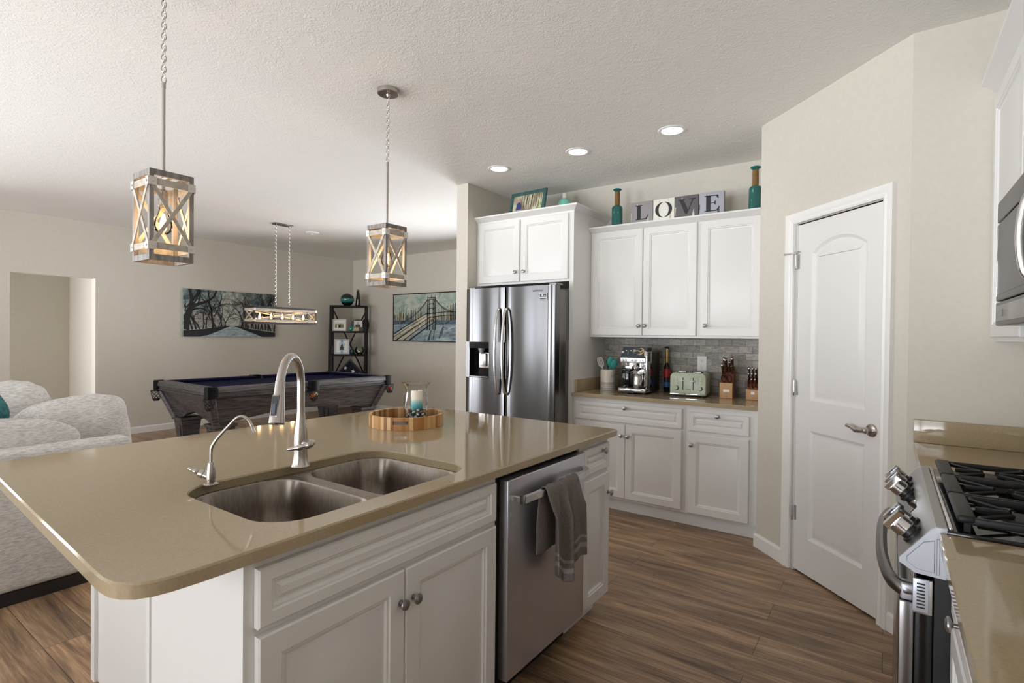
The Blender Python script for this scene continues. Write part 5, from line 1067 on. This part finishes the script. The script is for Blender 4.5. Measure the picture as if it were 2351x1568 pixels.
# flared apron with arched lower edge, panelled, on four square legs
def apron(a0, a1, out, top, bot, zt_, zb_, ends):
    """board slanting inwards: runs along one side"""
def slab(pts, E, nm='apron'): m = M(); m.prism(pts, E); return PB_(m, nm, RW, smooth=0)
biy = .17; ti, bi = .055, .20      # inset of the apron at the top / bottom
for s_ in (-1, 1):
    xt, xb = s_*(hw_-ti), s_*(hw_-bi); yl_t, yl_b = hl_-ti, hl_-biy
    low = [(xb, -yl_b, .36), (xb, -yl_b*.78, .40), (s_*(hw_-bi*.90), -yl_b*.45, .445), (s_*(hw_-bi*.86), 0, .46), (s_*(hw_-bi*.90), yl_b*.45, .445), (xb, yl_b*.78, .40), (xb, yl_b, .36)]
    slab([(xt, -yl_t, .69)]+low+[(xt, yl_t, .69)], (-s_*.03, 0, 0))
    yt, yb = s_*(hl_-ti), s_*(hl_-biy)
    xw_t, xw_b = hw_-ti, hw_-bi; low = [(-xw_b, yb, .36), (-xw_b*.62, yb, .39), (-xw_b*.45, yb*.995, .44), (0, yb*1.02, .47), (xw_b*.45, yb*.995, .44), (xw_b*.62, yb, .39), (xw_b, yb, .36)]
    slab([(-xw_t, yt, .69)]+low+[(xw_t, yt, .69)], (0, -s_*.03, 0))
for sx_ in (-1, 1):
    for sy in (-1, 1):
        m = M(); a = Vector((sx_*(hw_-ti+.004), sy*(hl_-ti+.004), .69)); b = Vector((sx_*(hw_-bi+.004), sy*(hl_-biy+.004), .36)); m.tube([a, b], .040, 8); PB_(m, 'corner_trim', RW, smooth=30)
        cx, c_y = sx_*(hw_-bi-.085), sy*(hl_-biy-.085); m = M()
        lay = [(.125,.37), (.125,.345), (.108,.335), (.105,.32), (.080,.06), (.080,.055), (.095,.05), (.095,0)]
        for j in range(len(lay)-1):
            (r0, z0), (r1, z1) = lay[j], lay[j+1]
            m.add([(cx+a*r0, c_y+b*r0, z0) for a, b in ((-1,-1),(1,-1),(1,1),(-1,1))]+[(cx+a*r1, c_y+b*r1, z1) for a, b in ((-1,-1),(1,-1),(1,1),(-1,1))], [(k, (k+1) % 4, 4+(k+1) % 4, 4+k) for k in range(4)])
        m.box(cx-.125, c_y-.125, .368, cx+.125, c_y+.125, .372)
        for (dx, dy) in ((1,0), (-1,0), (0,1), (0,-1)):
            n_ = Vector((dx, dy, 0)); s2_ = Vector((-dy, dx, 0)); O_ = Vector((cx, c_y, 0)); m.prism([O_+n_*.1025-s2_*.055+Vector((0,0,.29)), O_+n_*.1025+s2_*.055+Vector((0,0,.29)), O_+n_*.086+s2_*.045+Vector((0,0,.09)), O_+n_*.086-s2_*.045+Vector((0,0,.09))], n_*.006)
        PB_(m, 'leg', RW, smooth=0)
PR = Matrix.Rotation(-.0257, 3, 'Z')
def ball(px, py, z, c, lb):
    p = PC+PR @ Vector((px, py, 0)); p.z = z; m = M(); m.sphere((0,0,0), .0286, 18); o = m.build('pool_ball', mat('ball '+lb.split()[0], c, .1), None); o.location = p; tag(o, lb, 'pool ball', 'pool balls in the pocket nets')
ball(hw_+.007-.008, -.016, .618, rgb(214,108,34), 'orange pool ball in the middle pocket net'); ball(hw_+.007+.004, .024, .646, rgb(232,212,160), 'cream pool ball above the orange one in the middle pocket')
ball(hw_-.017, hl_-.017, .620, rgb(190,40,30), 'red pool ball in the far right corner pocket net')
# ------------------------------------------------------------------ corner shelf and what stands on it
SH = Vector((-7.90, 6.12, 0)); sa = math.radians(45); SR = Matrix.Rotation(sa, 3, 'Z'); t = thing('ladder_shelf', 'black open corner shelf with X braced back behind the pool table', 'shelf', SH, sa)
BW = mat('black stained wood', (.008,.007,.007,1), .55, spec=.2)
def SB(m, n, mt, par=t, **k): return m.build(n, mt, par, world=False, **k)
W_ = .30
for s_ in (-1, 1):
    m = M(); m.obox((s_*W_-.018, -.10, 1.87), (.036,0,0), (0,.036,0), (0,-.10,-1.87)); SB(m, 'front_post', BW, smooth=0)
    m = M(); m.box(s_*W_-.018, .13, 0, s_*W_+.018, .16, 1.87); SB(m, 'rear_post', BW, smooth=0)
    m = M(); m.tube([(s_*W_*.95, .14, 1.80), (-s_*W_*.95, .14, .59)], .012, 6); SB(m, 'cross_brace', BW)
    m = M(); m.tube([(s_*W_*.95, .14, .59), (-s_*W_*.95, .14, .05)], .012, 6); SB(m, 'cross_brace', BW)
m = M(); m.rbox(-W_-.018, -.10, 1.852, W_+.018, .16, 1.884, .003); SB(m, 'top_board', BW)
ZS = [1.395, .985, .585, .16]
for z in ZS: m = M(); f = (1.87-z)/1.87; m.rbox(-W_-.02, -.11-.10*f, z, W_+.02, .16, z+.030, .003); SB(m, 'shelf_board', BW)
def onshelf(x, y, z): v = SR @ Vector((x, y, 0)); return Vector((SH.x+v.x, SH.y+v.y, z))
def st(name, label, cat, x, y, z, tilt=0, rz=0): o = thing(name, label, cat, onshelf(x, y, z), sa+rz); o.rotation_euler = (tilt, 0, sa+rz); return o
z0 = 1.8845
o = st('globe_vase', 'dark teal iridescent globe vase on top of the corner shelf', 'vase', -.03, .0, z0); DT = mat('iridescent dark teal glass', (.004,.03,.032,1), .08, spec=.8)
def _band():
    m = DT; sp = N(m, 'ShaderNodeSeparateXYZ'); tcn = N(m, 'ShaderNodeTexCoord'); L(m, tcn.outputs['Object'], sp.inputs[0]); mr_ = N(m, 'ShaderNodeMapRange'); mr_.inputs['From Max'].default_value = .22; L(m, sp.outputs['Z'], mr_.inputs['Value']); L(m, ramp(m, mr_.outputs[0], [(.2, (.004,.01,.012,1)), (.34, (.01,.16,.15,1)), (.5, (.02,.24,.22,1)), (.62, (.005,.02,.022,1))]), BS(m).inputs['Base Color'])
_band()
m = M(); m.lathe([(0,0), (.05,0), (.09,.03), (.116,.085), (.118,.12), (.105,.165), (.07,.198), (.03,.208), (.028,.204), (0,.20)], (0,0,0), 32); SB(m, 'body', DT, o)
m = M(); m.lathe([(.031,.2075), (.033,.211), (.028,.212), (.026,.206)], (0,0,0), 24, cap=False); SB(m, 'mouth', BLACK, o)
o = st('cone_vase', 'tall narrow black cone vase on top of the corner shelf', 'vase', .155, .02, z0)
m = M(); m.lathe([(0,0), (.045,0), (.048,.01), (.036,.13), (.026,.22), (.018,.283), (.020,.290), (.014,.290), (.012,.28), (0,.27)], (0,0,0), 20); SB(m, 'body', BLACKG, o)
m = M(); m.obox((-.006,-.0475,.03), (.012,0,0), (0,.006,.085), (0,-.004,0)); SB(m, 'pale_slit', mat('pale inlay', rgb(190,184,170), .5), o, smooth=0)
def pframe(lb, x, y, z, w, h, fw, fm, pic, rz=0):
    o = st('photo_frame', lb, 'picture frame', x, y, z, math.radians(-10), rz)
    m = M(); m.panel((-w/2, 0, .002), (w,0,0), (0,0,h), [(0,-.014), (0,0), (.003,.003), (fw-.004,.003), (fw,-.002), (fw+.002,-.003)]); SB(m, 'frame', fm, o, smooth=20)
    m = M(); pic(m, w, h, fw); q = m.build('photograph', PICM, o, world=False, smooth=0, fix=False)
    m = M(); m.prism([(-.02, .0145, h*.8), (.02, .0145, h*.8), (.025, .07, .012), (-.025, .07, .012)], (0,.003,0)); SB(m, 'easel_back', BLACK, o, smooth=0); return o
PICM = [mat('photo mat white', rgb(232,232,228), .4), mat('photo meadow', rgb(128,128,60), .4), mat('photo dark figures', rgb(38,30,30), .4), mat('photo blue', rgb(120,168,190), .4), mat('photo skin tone', rgb(196,156,132), .4), mat('photo pale sky', rgb(206,212,214), .4)]
def rect(m, i, x0, z0, x1, z1, y): m.mat(i).add([(x0,y,z0), (x1,y,z0), (x1,y,z1), (x0,y,z1)], [(0,1,2,3)])
def pic1(m, w, h, fw):
    rect(m, 0, -w/2+fw+.001, fw+.002, w/2-fw-.001, h-fw, .0015); rect(m, 1, -.075, .058, .075, .150, .001); rect(m, 5, -.075, .128, .075, .150, .0008); rect(m, 2, -.020, .060, .004, .122, .0005); rect(m, 0, -.040, .060, -.018, .118, .0004); rect(m, 2, .004, .060, .022, .130, .0003); rect(m, 4, -.034, .118, -.022, .130, .0002); rect(m, 4, .006, .128, .018, .140, .0002)
WFR = mat('white frame', rgb(216,214,208), .45); GFR = mat('pale grey frame', rgb(198,198,204), .4)
pframe('white framed landscape photo on the upper board of the corner shelf', -.155, -.06, ZS[0]+.031, .235, .215, .024, WFR, pic1, math.radians(6))
def pic2(m, w, h, fw):
    rect(m, 0, -w/2+fw+.001, fw+.002, w/2-fw-.001, h-fw, .0015); rect(m, 3, -.020, .004, .020, h-.006, -.0035); rect(m, 0, -.052, .06, .052, h-.065, -.004); rect(m, 3, -.042, .07, .042, h-.075, -.0045); rect(m, 5, -.036, .075, .036, h-.08, -.005); rect(m, 2, -.032, .075, .030, .135, -.0055); rect(m, 2, -.020, .130, .018, .168, -.0057); rect(m, 2, -.008, .165, .010, .186, -.0059)
pframe('pale grey and blue photo frame with dark figure on the middle board', -.105, -.10, ZS[1]+.031, .255, .270, .030, GFR, pic2, math.radians(3))
o = st('glass_fish', 'small teal glass ornament beside the white photo frame', 'ornament', .045, -.07, ZS[0]+.031); TG = mat('teal art glass', (.01,.20,.20,1), .08)
m = M(); m.sphere((0,0,.042), .042, 16, (1.0,.5,.8)); SB(m, 'body', TG, o); m = M(); m.prism([(.020,-.004,.062), (.062,-.004,.100), (.058,-.004,.050)], (0,.008,0)); SB(m, 'tail_fin', TG, o, smooth=0); m = M(); m.prism([(-.030,-.003,.070), (.012,-.003,.074), (-.004,-.003,.092)], (0,.006,0)); SB(m, 'top_fin', TG, o, smooth=0)
o = st('memorial_plaque', 'dark arched plaque with portrait and tan plate on the shelf', 'plaque', .150, -.07, ZS[0]+.031, math.radians(-6))
pts = [(-.105, 0), (.105, 0), (.105, .13)]+[(.105*math.cos(a), .13+.085*math.sin(a)) for a in [PI*k/12 for k in range(1, 12)]]+[(-.105, .13)]
m = M(); m.prism([(p[0], 0, p[1]) for p in pts], (0,.022,0)); SB(m, 'board', BLACK, o, smooth=30)
m = M(); rect(m, 5, -.055, .075, .090, .190, -.001); rect(m, 2, -.03, .076, .055, .125, -.0015); rect(m, 4, -.005, .125, .03, .168, -.0018); m.build('portrait', PICM, o, world=False, smooth=0, fix=False)
m = M(); m.box(-.085, -.004, .006, .030, 0, .068); SB(m, 'tan_plate', mat('tan plate', rgb(186,168,132), .5), o, smooth=0)
o = st('round_plate', 'black round plate standing on edge at the right shelf end', 'plate', .262, .095, ZS[0]+.031, 0, math.radians(62)); m = M(); m.lathe([(0,0), (.05,.002), (.115,.016), (.118,.020), (.05,.012), (0,.010)], (0,0,.118), 28, (0,-1,0)); SB(m, 'dish', BLACKG, o); m = M(); m.rbox(-.05, -.01, 0, .05, .02, .012, .003); SB(m, 'stand', BLACK, o)
o = st('dark_box', 'small black box left of the grey and blue photo frame', 'box', -.245, .02, ZS[1]+.031); m = M(); m.rbox(-.045, -.03, 0, .045, .03, .135, .003); SB(m, 'body', BLACK, o); m = M(); m.rbox(-.047, -.032, .1355, .047, .032, .150, .003); SB(m, 'lid', BLACK, o)
o = st('small_vase', 'small dark teal vase right of the grey and blue frame', 'vase', .062, -.03, ZS[1]+.031); m = M(); m.lathe([(0,0), (.025,0), (.040,.03), (.036,.07), (.014,.10), (.012,.115), (.016,.12), (.010,.12), (0,.11)], (0,0,0), 20); SB(m, 'body', mat('dark teal glaze', (.006,.06,.065,1), .15), o)
o = st('glass_bowl', 'clear round glass bowl with silver ball on the middle board', 'bowl', .195, -.06, ZS[1]+.031); m = M(); m.lathe([(0,0), (.045,.002), (.075,.04), (.078,.08), (.062,.128), (.060,.128), (.075,.08), (.072,.042), (.043,.006), (0,.004)], (0,0,0), 28, cap=False); SB(m, 'bowl_glass', thin_glass('bowl glass', (.93,.95,.95,1), .08), o); 
m = M(); m.lathe([(.061,.127), (.0635,.1295), (.061,.132), (.0585,.1295), (.061,.127)], (0,0,0), 28, cap=False); SB(m, 'rim', GLASS, o)
m = M(); m.sphere((0,0,0), .038, 18); q = m.build('silver_ball', mat('silver mirror ball', (.75,.73,.55,1), .08, 1), None); q.location = onshelf(.19, -.065, ZS[1]+.031+.0445); tag(q, 'shiny silver ball inside the clear glass bowl', 'ball')
o = st('flag_case', 'black triangular display case with folded starred flag', 'display case', .03, -.05, ZS[2]+.031)
tri_ = [(-.285, 0), (.285, 0), (0, .315)]; ti_ = offpoly(tri_, .022)
m = M(); m.holed([(p[0], p[1]) for p in tri_], [[(p.x, p.y) for p in ti_][::-1]], 0, .07, .001); m.v = [(v[0], .035-v[2], v[1]) for v in m.v]; SB(m, 'case', BLACK, o, smooth=0)
m = M(); m.prism([(p.x, -.015, p.y) for p in ti_], (0,.04,0)); fl = SB(m, 'folded_flag', mat('navy flag cloth', (.006,.008,.022,1), .9), o, smooth=0)
m = M()
for (x, z, r_) in ((-.075,.155,.036), (.055,.095,.040), (-.15,.05,.036), (.16,.045,.034)):
    pts = [(x+(r_ if k % 2 == 0 else r_*.4)*math.sin(PI*k/5+.2), -.0160, z+(r_ if k % 2 == 0 else r_*.4)*math.cos(PI*k/5+.2)) for k in range(10)]; tr = tessellate_polygon([[Vector((p[0], p[2], 0)) for p in pts]]); m.add(pts, [tuple(q) for q in tr])
SB(m, 'stars', WHITEP, fl, smooth=0, fix=False)
# ------------------------------------------------------------------ wall pictures
def strip(m, pts, ws, fr, off):
    """flat brush stroke on a canvas: 2D points, widths; fr maps (u, v, offset) to 3D"""
    P = [Vector((p[0], p[1])) for p in pts]; n = len(P); vs_ = []
    for i in range(n):
        d_ = (P[min(i+1, n-1)]-P[max(i-1, 0)]); d_ = d_.normalized() if d_.length > 1e-6 else Vector((1,0)); q = Vector((-d_.y, d_.x))*ws[i]*.5
        for s_ in (P[i]+q, P[i]-q): vs_.append(fr(min(max(s_.x, 0), fr.w), min(max(s_.y, 0), fr.h), off))
    m.add(vs_, [(2*i, 2*i+1, 2*i+3, 2*i+2) for i in range(n-1)])
class Fr:
    def __init__(s, O, U, V, w, h): s.O, s.U, s.V, s.w, s.h = Vector(O), Vector(U), Vector(V), w, h; s.N = s.U.cross(s.V)
    def __call__(s, u, v, o): return s.O+s.U*u+s.V*v+s.N*o
    def poly(s, m, pts, o): 
        tr = tessellate_polygon([[Vector((p[0], p[1], 0)) for p in pts]]); m.add([s(p[0], p[1], o) for p in pts], [tuple(q) for q in tr])
def branch(m, fr, x, y, a, ln, w, dep, rnd, bias, off):
    pts = [(x, y)]; ws = [w]; n = 4
    for k in range(n):
        a += rnd.uniform(-.32, .32)+bias*.06; x += math.cos(a)*ln/n; y += math.sin(a)*ln/n; pts.append((x, y)); ws.append(w*(1-.5*(k+1)/n))
        if dep > 0 and k >= 1 and rnd.random() < .75: branch(m, fr, x, y, a+rnd.choice((-1,1))*rnd.uniform(.4, .95), ln*rnd.uniform(.5, .75), w*(1-.5*(k+1)/n)*.62, dep-1, rnd, bias, off)
    if all(-.02 < p[0] < fr.w+.02 and -.02 < p[1] < fr.h+.02 for p in pts[:1]): strip(m, pts, ws, fr, off)
    if dep > 0: branch(m, fr, x, y, a+rnd.uniform(-.4, .4), ln*.7, w*.48, dep-1, rnd, bias, off)
def paint(name, stops, scale, stretch, dist=1.5): 
    m = mat(name, (1,1,1,1), .6); n = N(m, 'ShaderNodeTexNoise'); n.inputs['Scale'].default_value = scale; n.inputs['Detail'].default_value = 7; n.inputs['Distortion'].default_value = dist; L(m, coords(m, stretch), n.inputs['Vector']); L(m, ramp(m, n.outputs['Fac'], stops), BS(m).inputs['Base Color']); return m
CV = Fr((XL+.035, 3.54, 1.315), (0,1,0), (0,0,1), 1.404, .695); t = thing('canvas_picture', 'unframed canvas of bare black trees along a pale road on the left wall', 'picture', (XL, 4.24, 1.315))
SKY = paint('misty teal paint', [(.30, rgb(74,104,108)), (.48, rgb(124,148,148)), (.62, rgb(170,182,176)), (.75, rgb(200,206,196))], 5, (1,1,1.6)); MIST = paint('pale mist paint', [(.3, rgb(150,162,158)), (.5, rgb(186,190,180)), (.7, rgb(208,210,200))], 7, (1,1,1)); ROAD = paint('pale road paint', [(.35, rgb(110,136,144)), (.55, rgb(160,178,182)), (.7, rgb(196,206,206))], 10, (1,1,4)); PINK = paint('grey undergrowth paint', [(.35, rgb(72,78,78)), (.5, rgb(150,148,144)), (.62, rgb(186,178,172))], 22, (1,3,1)); STROKE = mat('black brush paint', (.008,.009,.010,1), .6)
m = M(); m.box(XL+.001, 3.54, 1.315, XL+.035, 4.944, 2.010); cvs = m.build('canvas', [SKY], t, smooth=0)
m = M(); rr = random.Random(3)
m.mat(0); CV.poly(m, [(0,.10), (.62,.17), (.66,.26), (.52,.34), (.30,.36), (0,.34)], .0006); CV.poly(m, [(.74,.17), (1.404,.08), (1.404,.34), (1.15,.36), (.86,.34), (.76,.28)], .0006)
m.mat(1); CV.poly(m, [(.60,.17), (.78,.17), (.86,.40), (.98,.62), (.78,.69), (.55,.66), (.52,.45)], .0008)
m.mat(2); CV.poly(m, [(.66,.165), (.73,.165), (1.16,0), (.30,0)], .0010)
m.mat(3); CV.poly(m, [(0,.09), (.30,.115), (.66,.172), (.66,.160), (.36,.03), (.22,0), (0,0)], .0012); CV.poly(m, [(.74,.172), (1.0,.12), (1.404,.07), (1.404,0), (1.18,0), (.74,.160)], .0012)
m.build('painted_ground', [PINK, MIST, ROAD, STROKE], cvs, smooth=0, fix=False)
m = M(); strip(m, [(.02,.10), (.05,.30), (.10,.42), (.11,.55), (.08,.70)], [.10,.09,.075,.05,.04], CV, .0016); strip(m, [(.08,.42), (.20,.48), (.34,.53), (.42,.60), (.46,.69)], [.07,.045,.035,.028,.016], CV, .0017); strip(m, [(.10,.52), (.17,.60), (.20,.69)], [.05,.03,.02], CV, .0018); strip(m, [(.06,.36), (.16,.41), (.26,.42), (.33,.38)], [.05,.025,.02,.01], CV, .0019)
for x in (.04, .13, .20): branch(m, CV, x, .40+x*.5, 1.2, .30, .022, 3, rr, -.5, .0021)
for k, x in enumerate((.07, .12, .17, .22, .27, .31, .41, .45, .49, .52, .55, .58, .60)):
    s_ = 1-abs(x)/.75; big = x == .41; branch(m, CV, x, .09+x*.10, PI/2+rr.uniform(-.15,.15), (.36 if big else .16+.18*s_), (.040 if big else .011+.020*s_), 3 if k % 2 else 4, rr, .4, .0022+k*.0001)
branch(m, CV, .42, .30, .9, .30, .018, 3, rr, .3, .0036); branch(m, CV, .40, .32, 2.2, .26, .016, 3, rr, -.2, .0037)
for k, x in enumerate((1.38, 1.33, 1.28, 1.235, 1.19, 1.15, 1.11, 1.07, 1.03, .995, .96, .93, .90, .875, .85, .83)):
    s_ = (x-.7)/.7; branch(m, CV, x, .085+(1.40-x)*.11, PI/2+rr.uniform(-.12,.2), .18+.22*s_, .012+.022*s_, 3 if k % 2 else 4, rr, -.4, .0040+k*.0001)
for x in (1.30, 1.18, 1.05, .95): branch(m, CV, x, .30, 2.1, .28, .012, 3, rr, .2, .0058)
m.build('painted_trees', STROKE, cvs, smooth=0, fix=False)
BP = Fr((-7.16, YB-.036, 1.257), (1,0,0), (0,0,1), 1.62, .828); t = thing('framed_picture', 'black framed bridge and skyline painting on the far wall beside the fridge wall', 'picture', (-6.35, YB, 1.257))
m = M(); m.panel(BP(0,0,-.02), (1.62,0,0), (0,0,.828), [(0,-.015), (0,.028), (.012,.028), (.014,.018), (.016,.017)]); m.build('frame', BLACK, t, smooth=0)
PSK = paint('teal cream sky paint', [(.32, rgb(126,150,146)), (.5, rgb(168,182,170)), (.68, rgb(196,196,176))], 4, (1,1,1.3)); PWA = paint('grey blue water paint', [(.3, rgb(84,106,118)), (.5, rgb(142,158,164)), (.7, rgb(186,194,192))], 6, (.6,1,2)); PCR = paint('cream deck paint', [(.3, rgb(150,144,120)), (.6, rgb(206,200,176))], 12, (1,1,1)); POC = paint('ochre wash paint', [(.3, rgb(120,112,84)), (.6, rgb(176,164,124))], 16, (2,1,.6)); PBL = paint('dark blue wash', [(.35, rgb(40,56,72)), (.6, rgb(96,116,128))], 14, (1,1,2))
m = M(); b_ = BP; m.mat(0); b_.poly(m, [(.016,.36), (1.604,.36), (1.604,.812), (.016,.812)], .0); m.mat(1); b_.poly(m, [(.016,.016), (1.604,.016), (1.604,.36), (.016,.36)], .0); cv2 = m.build('canvas', [PSK, PWA], t, smooth=0, fix=False)
m = M(); rr = random.Random(11); m.mat(1)
for k in range(46):
    x = .03+k*.034+rr.uniform(-.01,.01); h = rr.uniform(.04,.20)*(.6 if .7 < x < 1.05 else 1)
    m.mat(1 if k % 3 else 2); b_.poly(m, [(x,.33), (x+rr.uniform(.014,.034),.33), (x+.024,.34+h), (x+.004,.34+h*1.05)], .001+k*.00004)
m.mat(0)
for k in range(40):
    x = .03+k*.039+rr.uniform(-.012,.012); h = rr.uniform(.06,.26); strip(m, [(x,.33), (x+rr.uniform(-.006,.006),.34+h*.6), (x+.003,.34+h)], [.009,.006,.002], b_, .0032)
m.mat(2); b_.poly(m, [(.02,.30), (.60,.30), (.60,.37), (.02,.36)], .0034); b_.poly(m, [(1.0,.29), (1.6,.30), (1.6,.36), (1.0,.36)], .0034)
m.mat(3); b_.poly(m, [(.03,.10), (.72,.44), (1.10,.46), (.95,.38), (.28,.016), (.03,.016)], .0038)
m.mat(0)
for (x0, y0, x1, y1, w) in ((.02,.13,.80,.47,.016), (.02,.075,.86,.45,.010), (.08,.016,.93,.43,.018), (.26,.016,1.0,.40,.014), (.40,.016,1.06,.36,.02), (.80,.47,1.60,.50,.012), (.95,.42,1.60,.44,.010)): strip(m, [(x0,y0), ((x0+x1)/2,(y0+y1)/2+.01), (x1,y1)], [w*1.3,w,w*.6], b_, .0042)
for k in range(26): f = k/25; x = .06+f*.86; y = .03+f*.36; strip(m, [(x,y-.02), (x+.02+.02*(1-f),y+.05*(1.2-f))], [.010*(1.2-f),.006], b_, .0044)
for (x, w) in ((.835,.020), (.885,.014), (.965,.014), (1.015,.020)): strip(m, [(x,.20), (x,.40), (x+(.925-x)*.10,.745)], [w*1.2,w,w*.8], b_, .0046)
for z in (.40,.47,.55,.63,.70,.735): strip(m, [(.825+.05*(z-.4),z), (.925,z+.012), (1.025-.05*(z-.4),z)], [.014,.008,.014], b_, .0048)
for z in (.41,.48,.56,.64): strip(m, [(.84,z), (.88,z+.07)], [.006,.006], b_, .0049); strip(m, [(.88,z), (.84,z+.07)], [.006,.006], b_, .0049); strip(m, [(.97,z), (1.01,z+.07)], [.006,.006], b_, .0049); strip(m, [(1.01,z), (.97,z+.07)], [.006,.006], b_, .0049)
for x in (.842,.925,1.008): strip(m, [(x,.74), (x,.785)], [.016,.004], b_, .005)
for s_ in (.0,.018): strip(m, spline([(.84,.72-s_), (.66,.55-s_), (.45,.42-s_), (.20,.33-s_)], 5), [.007]*16, b_, .0051); strip(m, spline([(1.01,.72-s_), (1.18,.58-s_), (1.40,.50-s_), (1.60,.47-s_)], 5), [.007]*16, b_, .0051)
for k in range(14): f = k/13; strip(m, [(.82-f*.5,.70-f*.32+.03*f), (.82-f*.5,.46-f*.24)], [.003,.003], b_, .0052); strip(m, [(1.04+f*.5,.68-.22*f**.7), (1.04+f*.5,.47)], [.003,.003], b_, .0052)
for k in range(8): x = 1.28+k*.035; strip(m, [(x,.36), (x,.46+rr.uniform(.05,.2))], [.016,.006], b_, .0054)
m.mat(2); strip(m, [(.86,.02), (.90,.12), (.93,.20)], [.05,.035,.02], b_, .0056); strip(m, [(1.10,.06), (1.16,.16), (1.20,.26)], [.03,.06,.02], b_, .0056)
m.mat(0); strip(m, [(.87,.04), (.91,.18)], [.02,.01], b_, .0058); strip(m, [(.98,.06), (1.0,.20)], [.02,.012], b_, .0058)
m.build('painted_bridge', [STROKE, POC, PBL, PCR], cv2, smooth=0, fix=False)
# ------------------------------------------------------------------ sofa
def _boucle():
    m = mat('pale grey woven fabric', (.6,.6,.6,1), .95); n = N(m, 'ShaderNodeTexNoise'); n.inputs['Scale'].default_value = 48; n.inputs['Detail'].default_value = 5; n.inputs['Roughness'].default_value = .65; L(m, coords(m, (1.2,.7,4.5)), n.inputs['Vector'])
    L(m, ramp(m, n.outputs['Fac'], [(.36, rgb(178,176,173)), (.5, rgb(206,204,200)), (.62, rgb(222,220,216))]), BS(m).inputs['Base Color']); bump(m, n.outputs['Fac'], .5, .005); return m
FAB = _boucle()
t = thing('sofa', 'pale grey textured sofa with its back to the island', 'sofa', (-4.1, .1, 0))
m = M(); m.rbox(-3.72, -1.45, .065, -3.55, 1.255, .772, .035, 4); m.build('back', FAB, t)
m = M(); m.rbox(-4.75, -1.44, .065, -3.70, 1.25, .30, .02); m.build('base', FAB, t)
m = M(); m.box(-4.70, -1.40, 0, -3.565, 1.20, .066); m.build('plinth', BLACK, t, smooth=0)
def cushion(c, s_, e=.55, wr=.012, seed=0, rot=None):
    n1, n2 = 44, 30; rr = random.Random(seed); ph = [rr.uniform(0, 6) for _ in range(8)]; vs_ = []; fs = []; pw = lambda v, q: math.copysign(abs(v)**q, v)
    for j in range(n2+1):
        la = -PI/2+PI*j/n2
        for i in range(n1):
            lo_ = 2*PI*i/n1; x = pw(math.cos(la), e)*pw(math.cos(lo_), e); y = pw(math.cos(la), e)*pw(math.sin(lo_), e); z = pw(math.sin(la), e)
            k = 1+wr/.12*(.25*math.sin(5*x+4*z+ph[0])+.3*math.sin(6*y+2*x+ph[1])+.2*math.sin(9*z-5*y+ph[2])+.18*math.sin(13*y+11*x+ph[3]))*.35
            v = Vector((x*s_[0]*k, y*s_[1]*k, z*s_[2]*k)); v = (Matrix.Rotation(rot[0], 3, 'X') @ Matrix.Rotation(rot[1], 3, 'Y') @ v) if rot else v; vs_.append(Vector(c)+v)
    for j in range(n2):
        for i in range(n1): fs.append((j*n1+i, j*n1+(i+1) % n1, (j+1)*n1+(i+1) % n1, (j+1)*n1+i))
    m = M(); m.add(vs_, fs); return m
for y in (-.95, -.05, .85): cushion((-4.25, y-.05, .40), (.50, .44, .11), .35, .004, int(y*10)).build('seat_cushion', FAB, t, smooth=180)
cushion((-3.80, .30, .66), (.105, .76, .25), .42, .012, 4).build('back_cushion', FAB, t, smooth=180)
cushion((-3.80, -1.0, .66), (.105, .42, .25), .42, .012, 5).build('back_cushion', FAB, t, smooth=180)
cushion((-4.13, 1.10, .735), (.30, .30, .225), .62, .026, 9, (.15, -.1)).build('arm_pillow', FAB, t, smooth=180)
cushion((-4.40, .80, .80), (.34, .30, .25), .62, .022, 12, (.1, .1)).build('arm_pillow', FAB, t, smooth=180)
o = thing('throw_pillow', 'teal throw pillow on the grey sofa at the left picture edge', 'pillow', (-3.97, .60, .86)); TPM = noise_col('teal pillow cloth', rgb(44,104,112), rgb(70,132,138), 60, .9, bmp=.2)
cushion((-3.93, .615, .935), (.06, .17, .16), .6, .006, 3, (.5, .3)).build('cover', TPM, o, smooth=180)
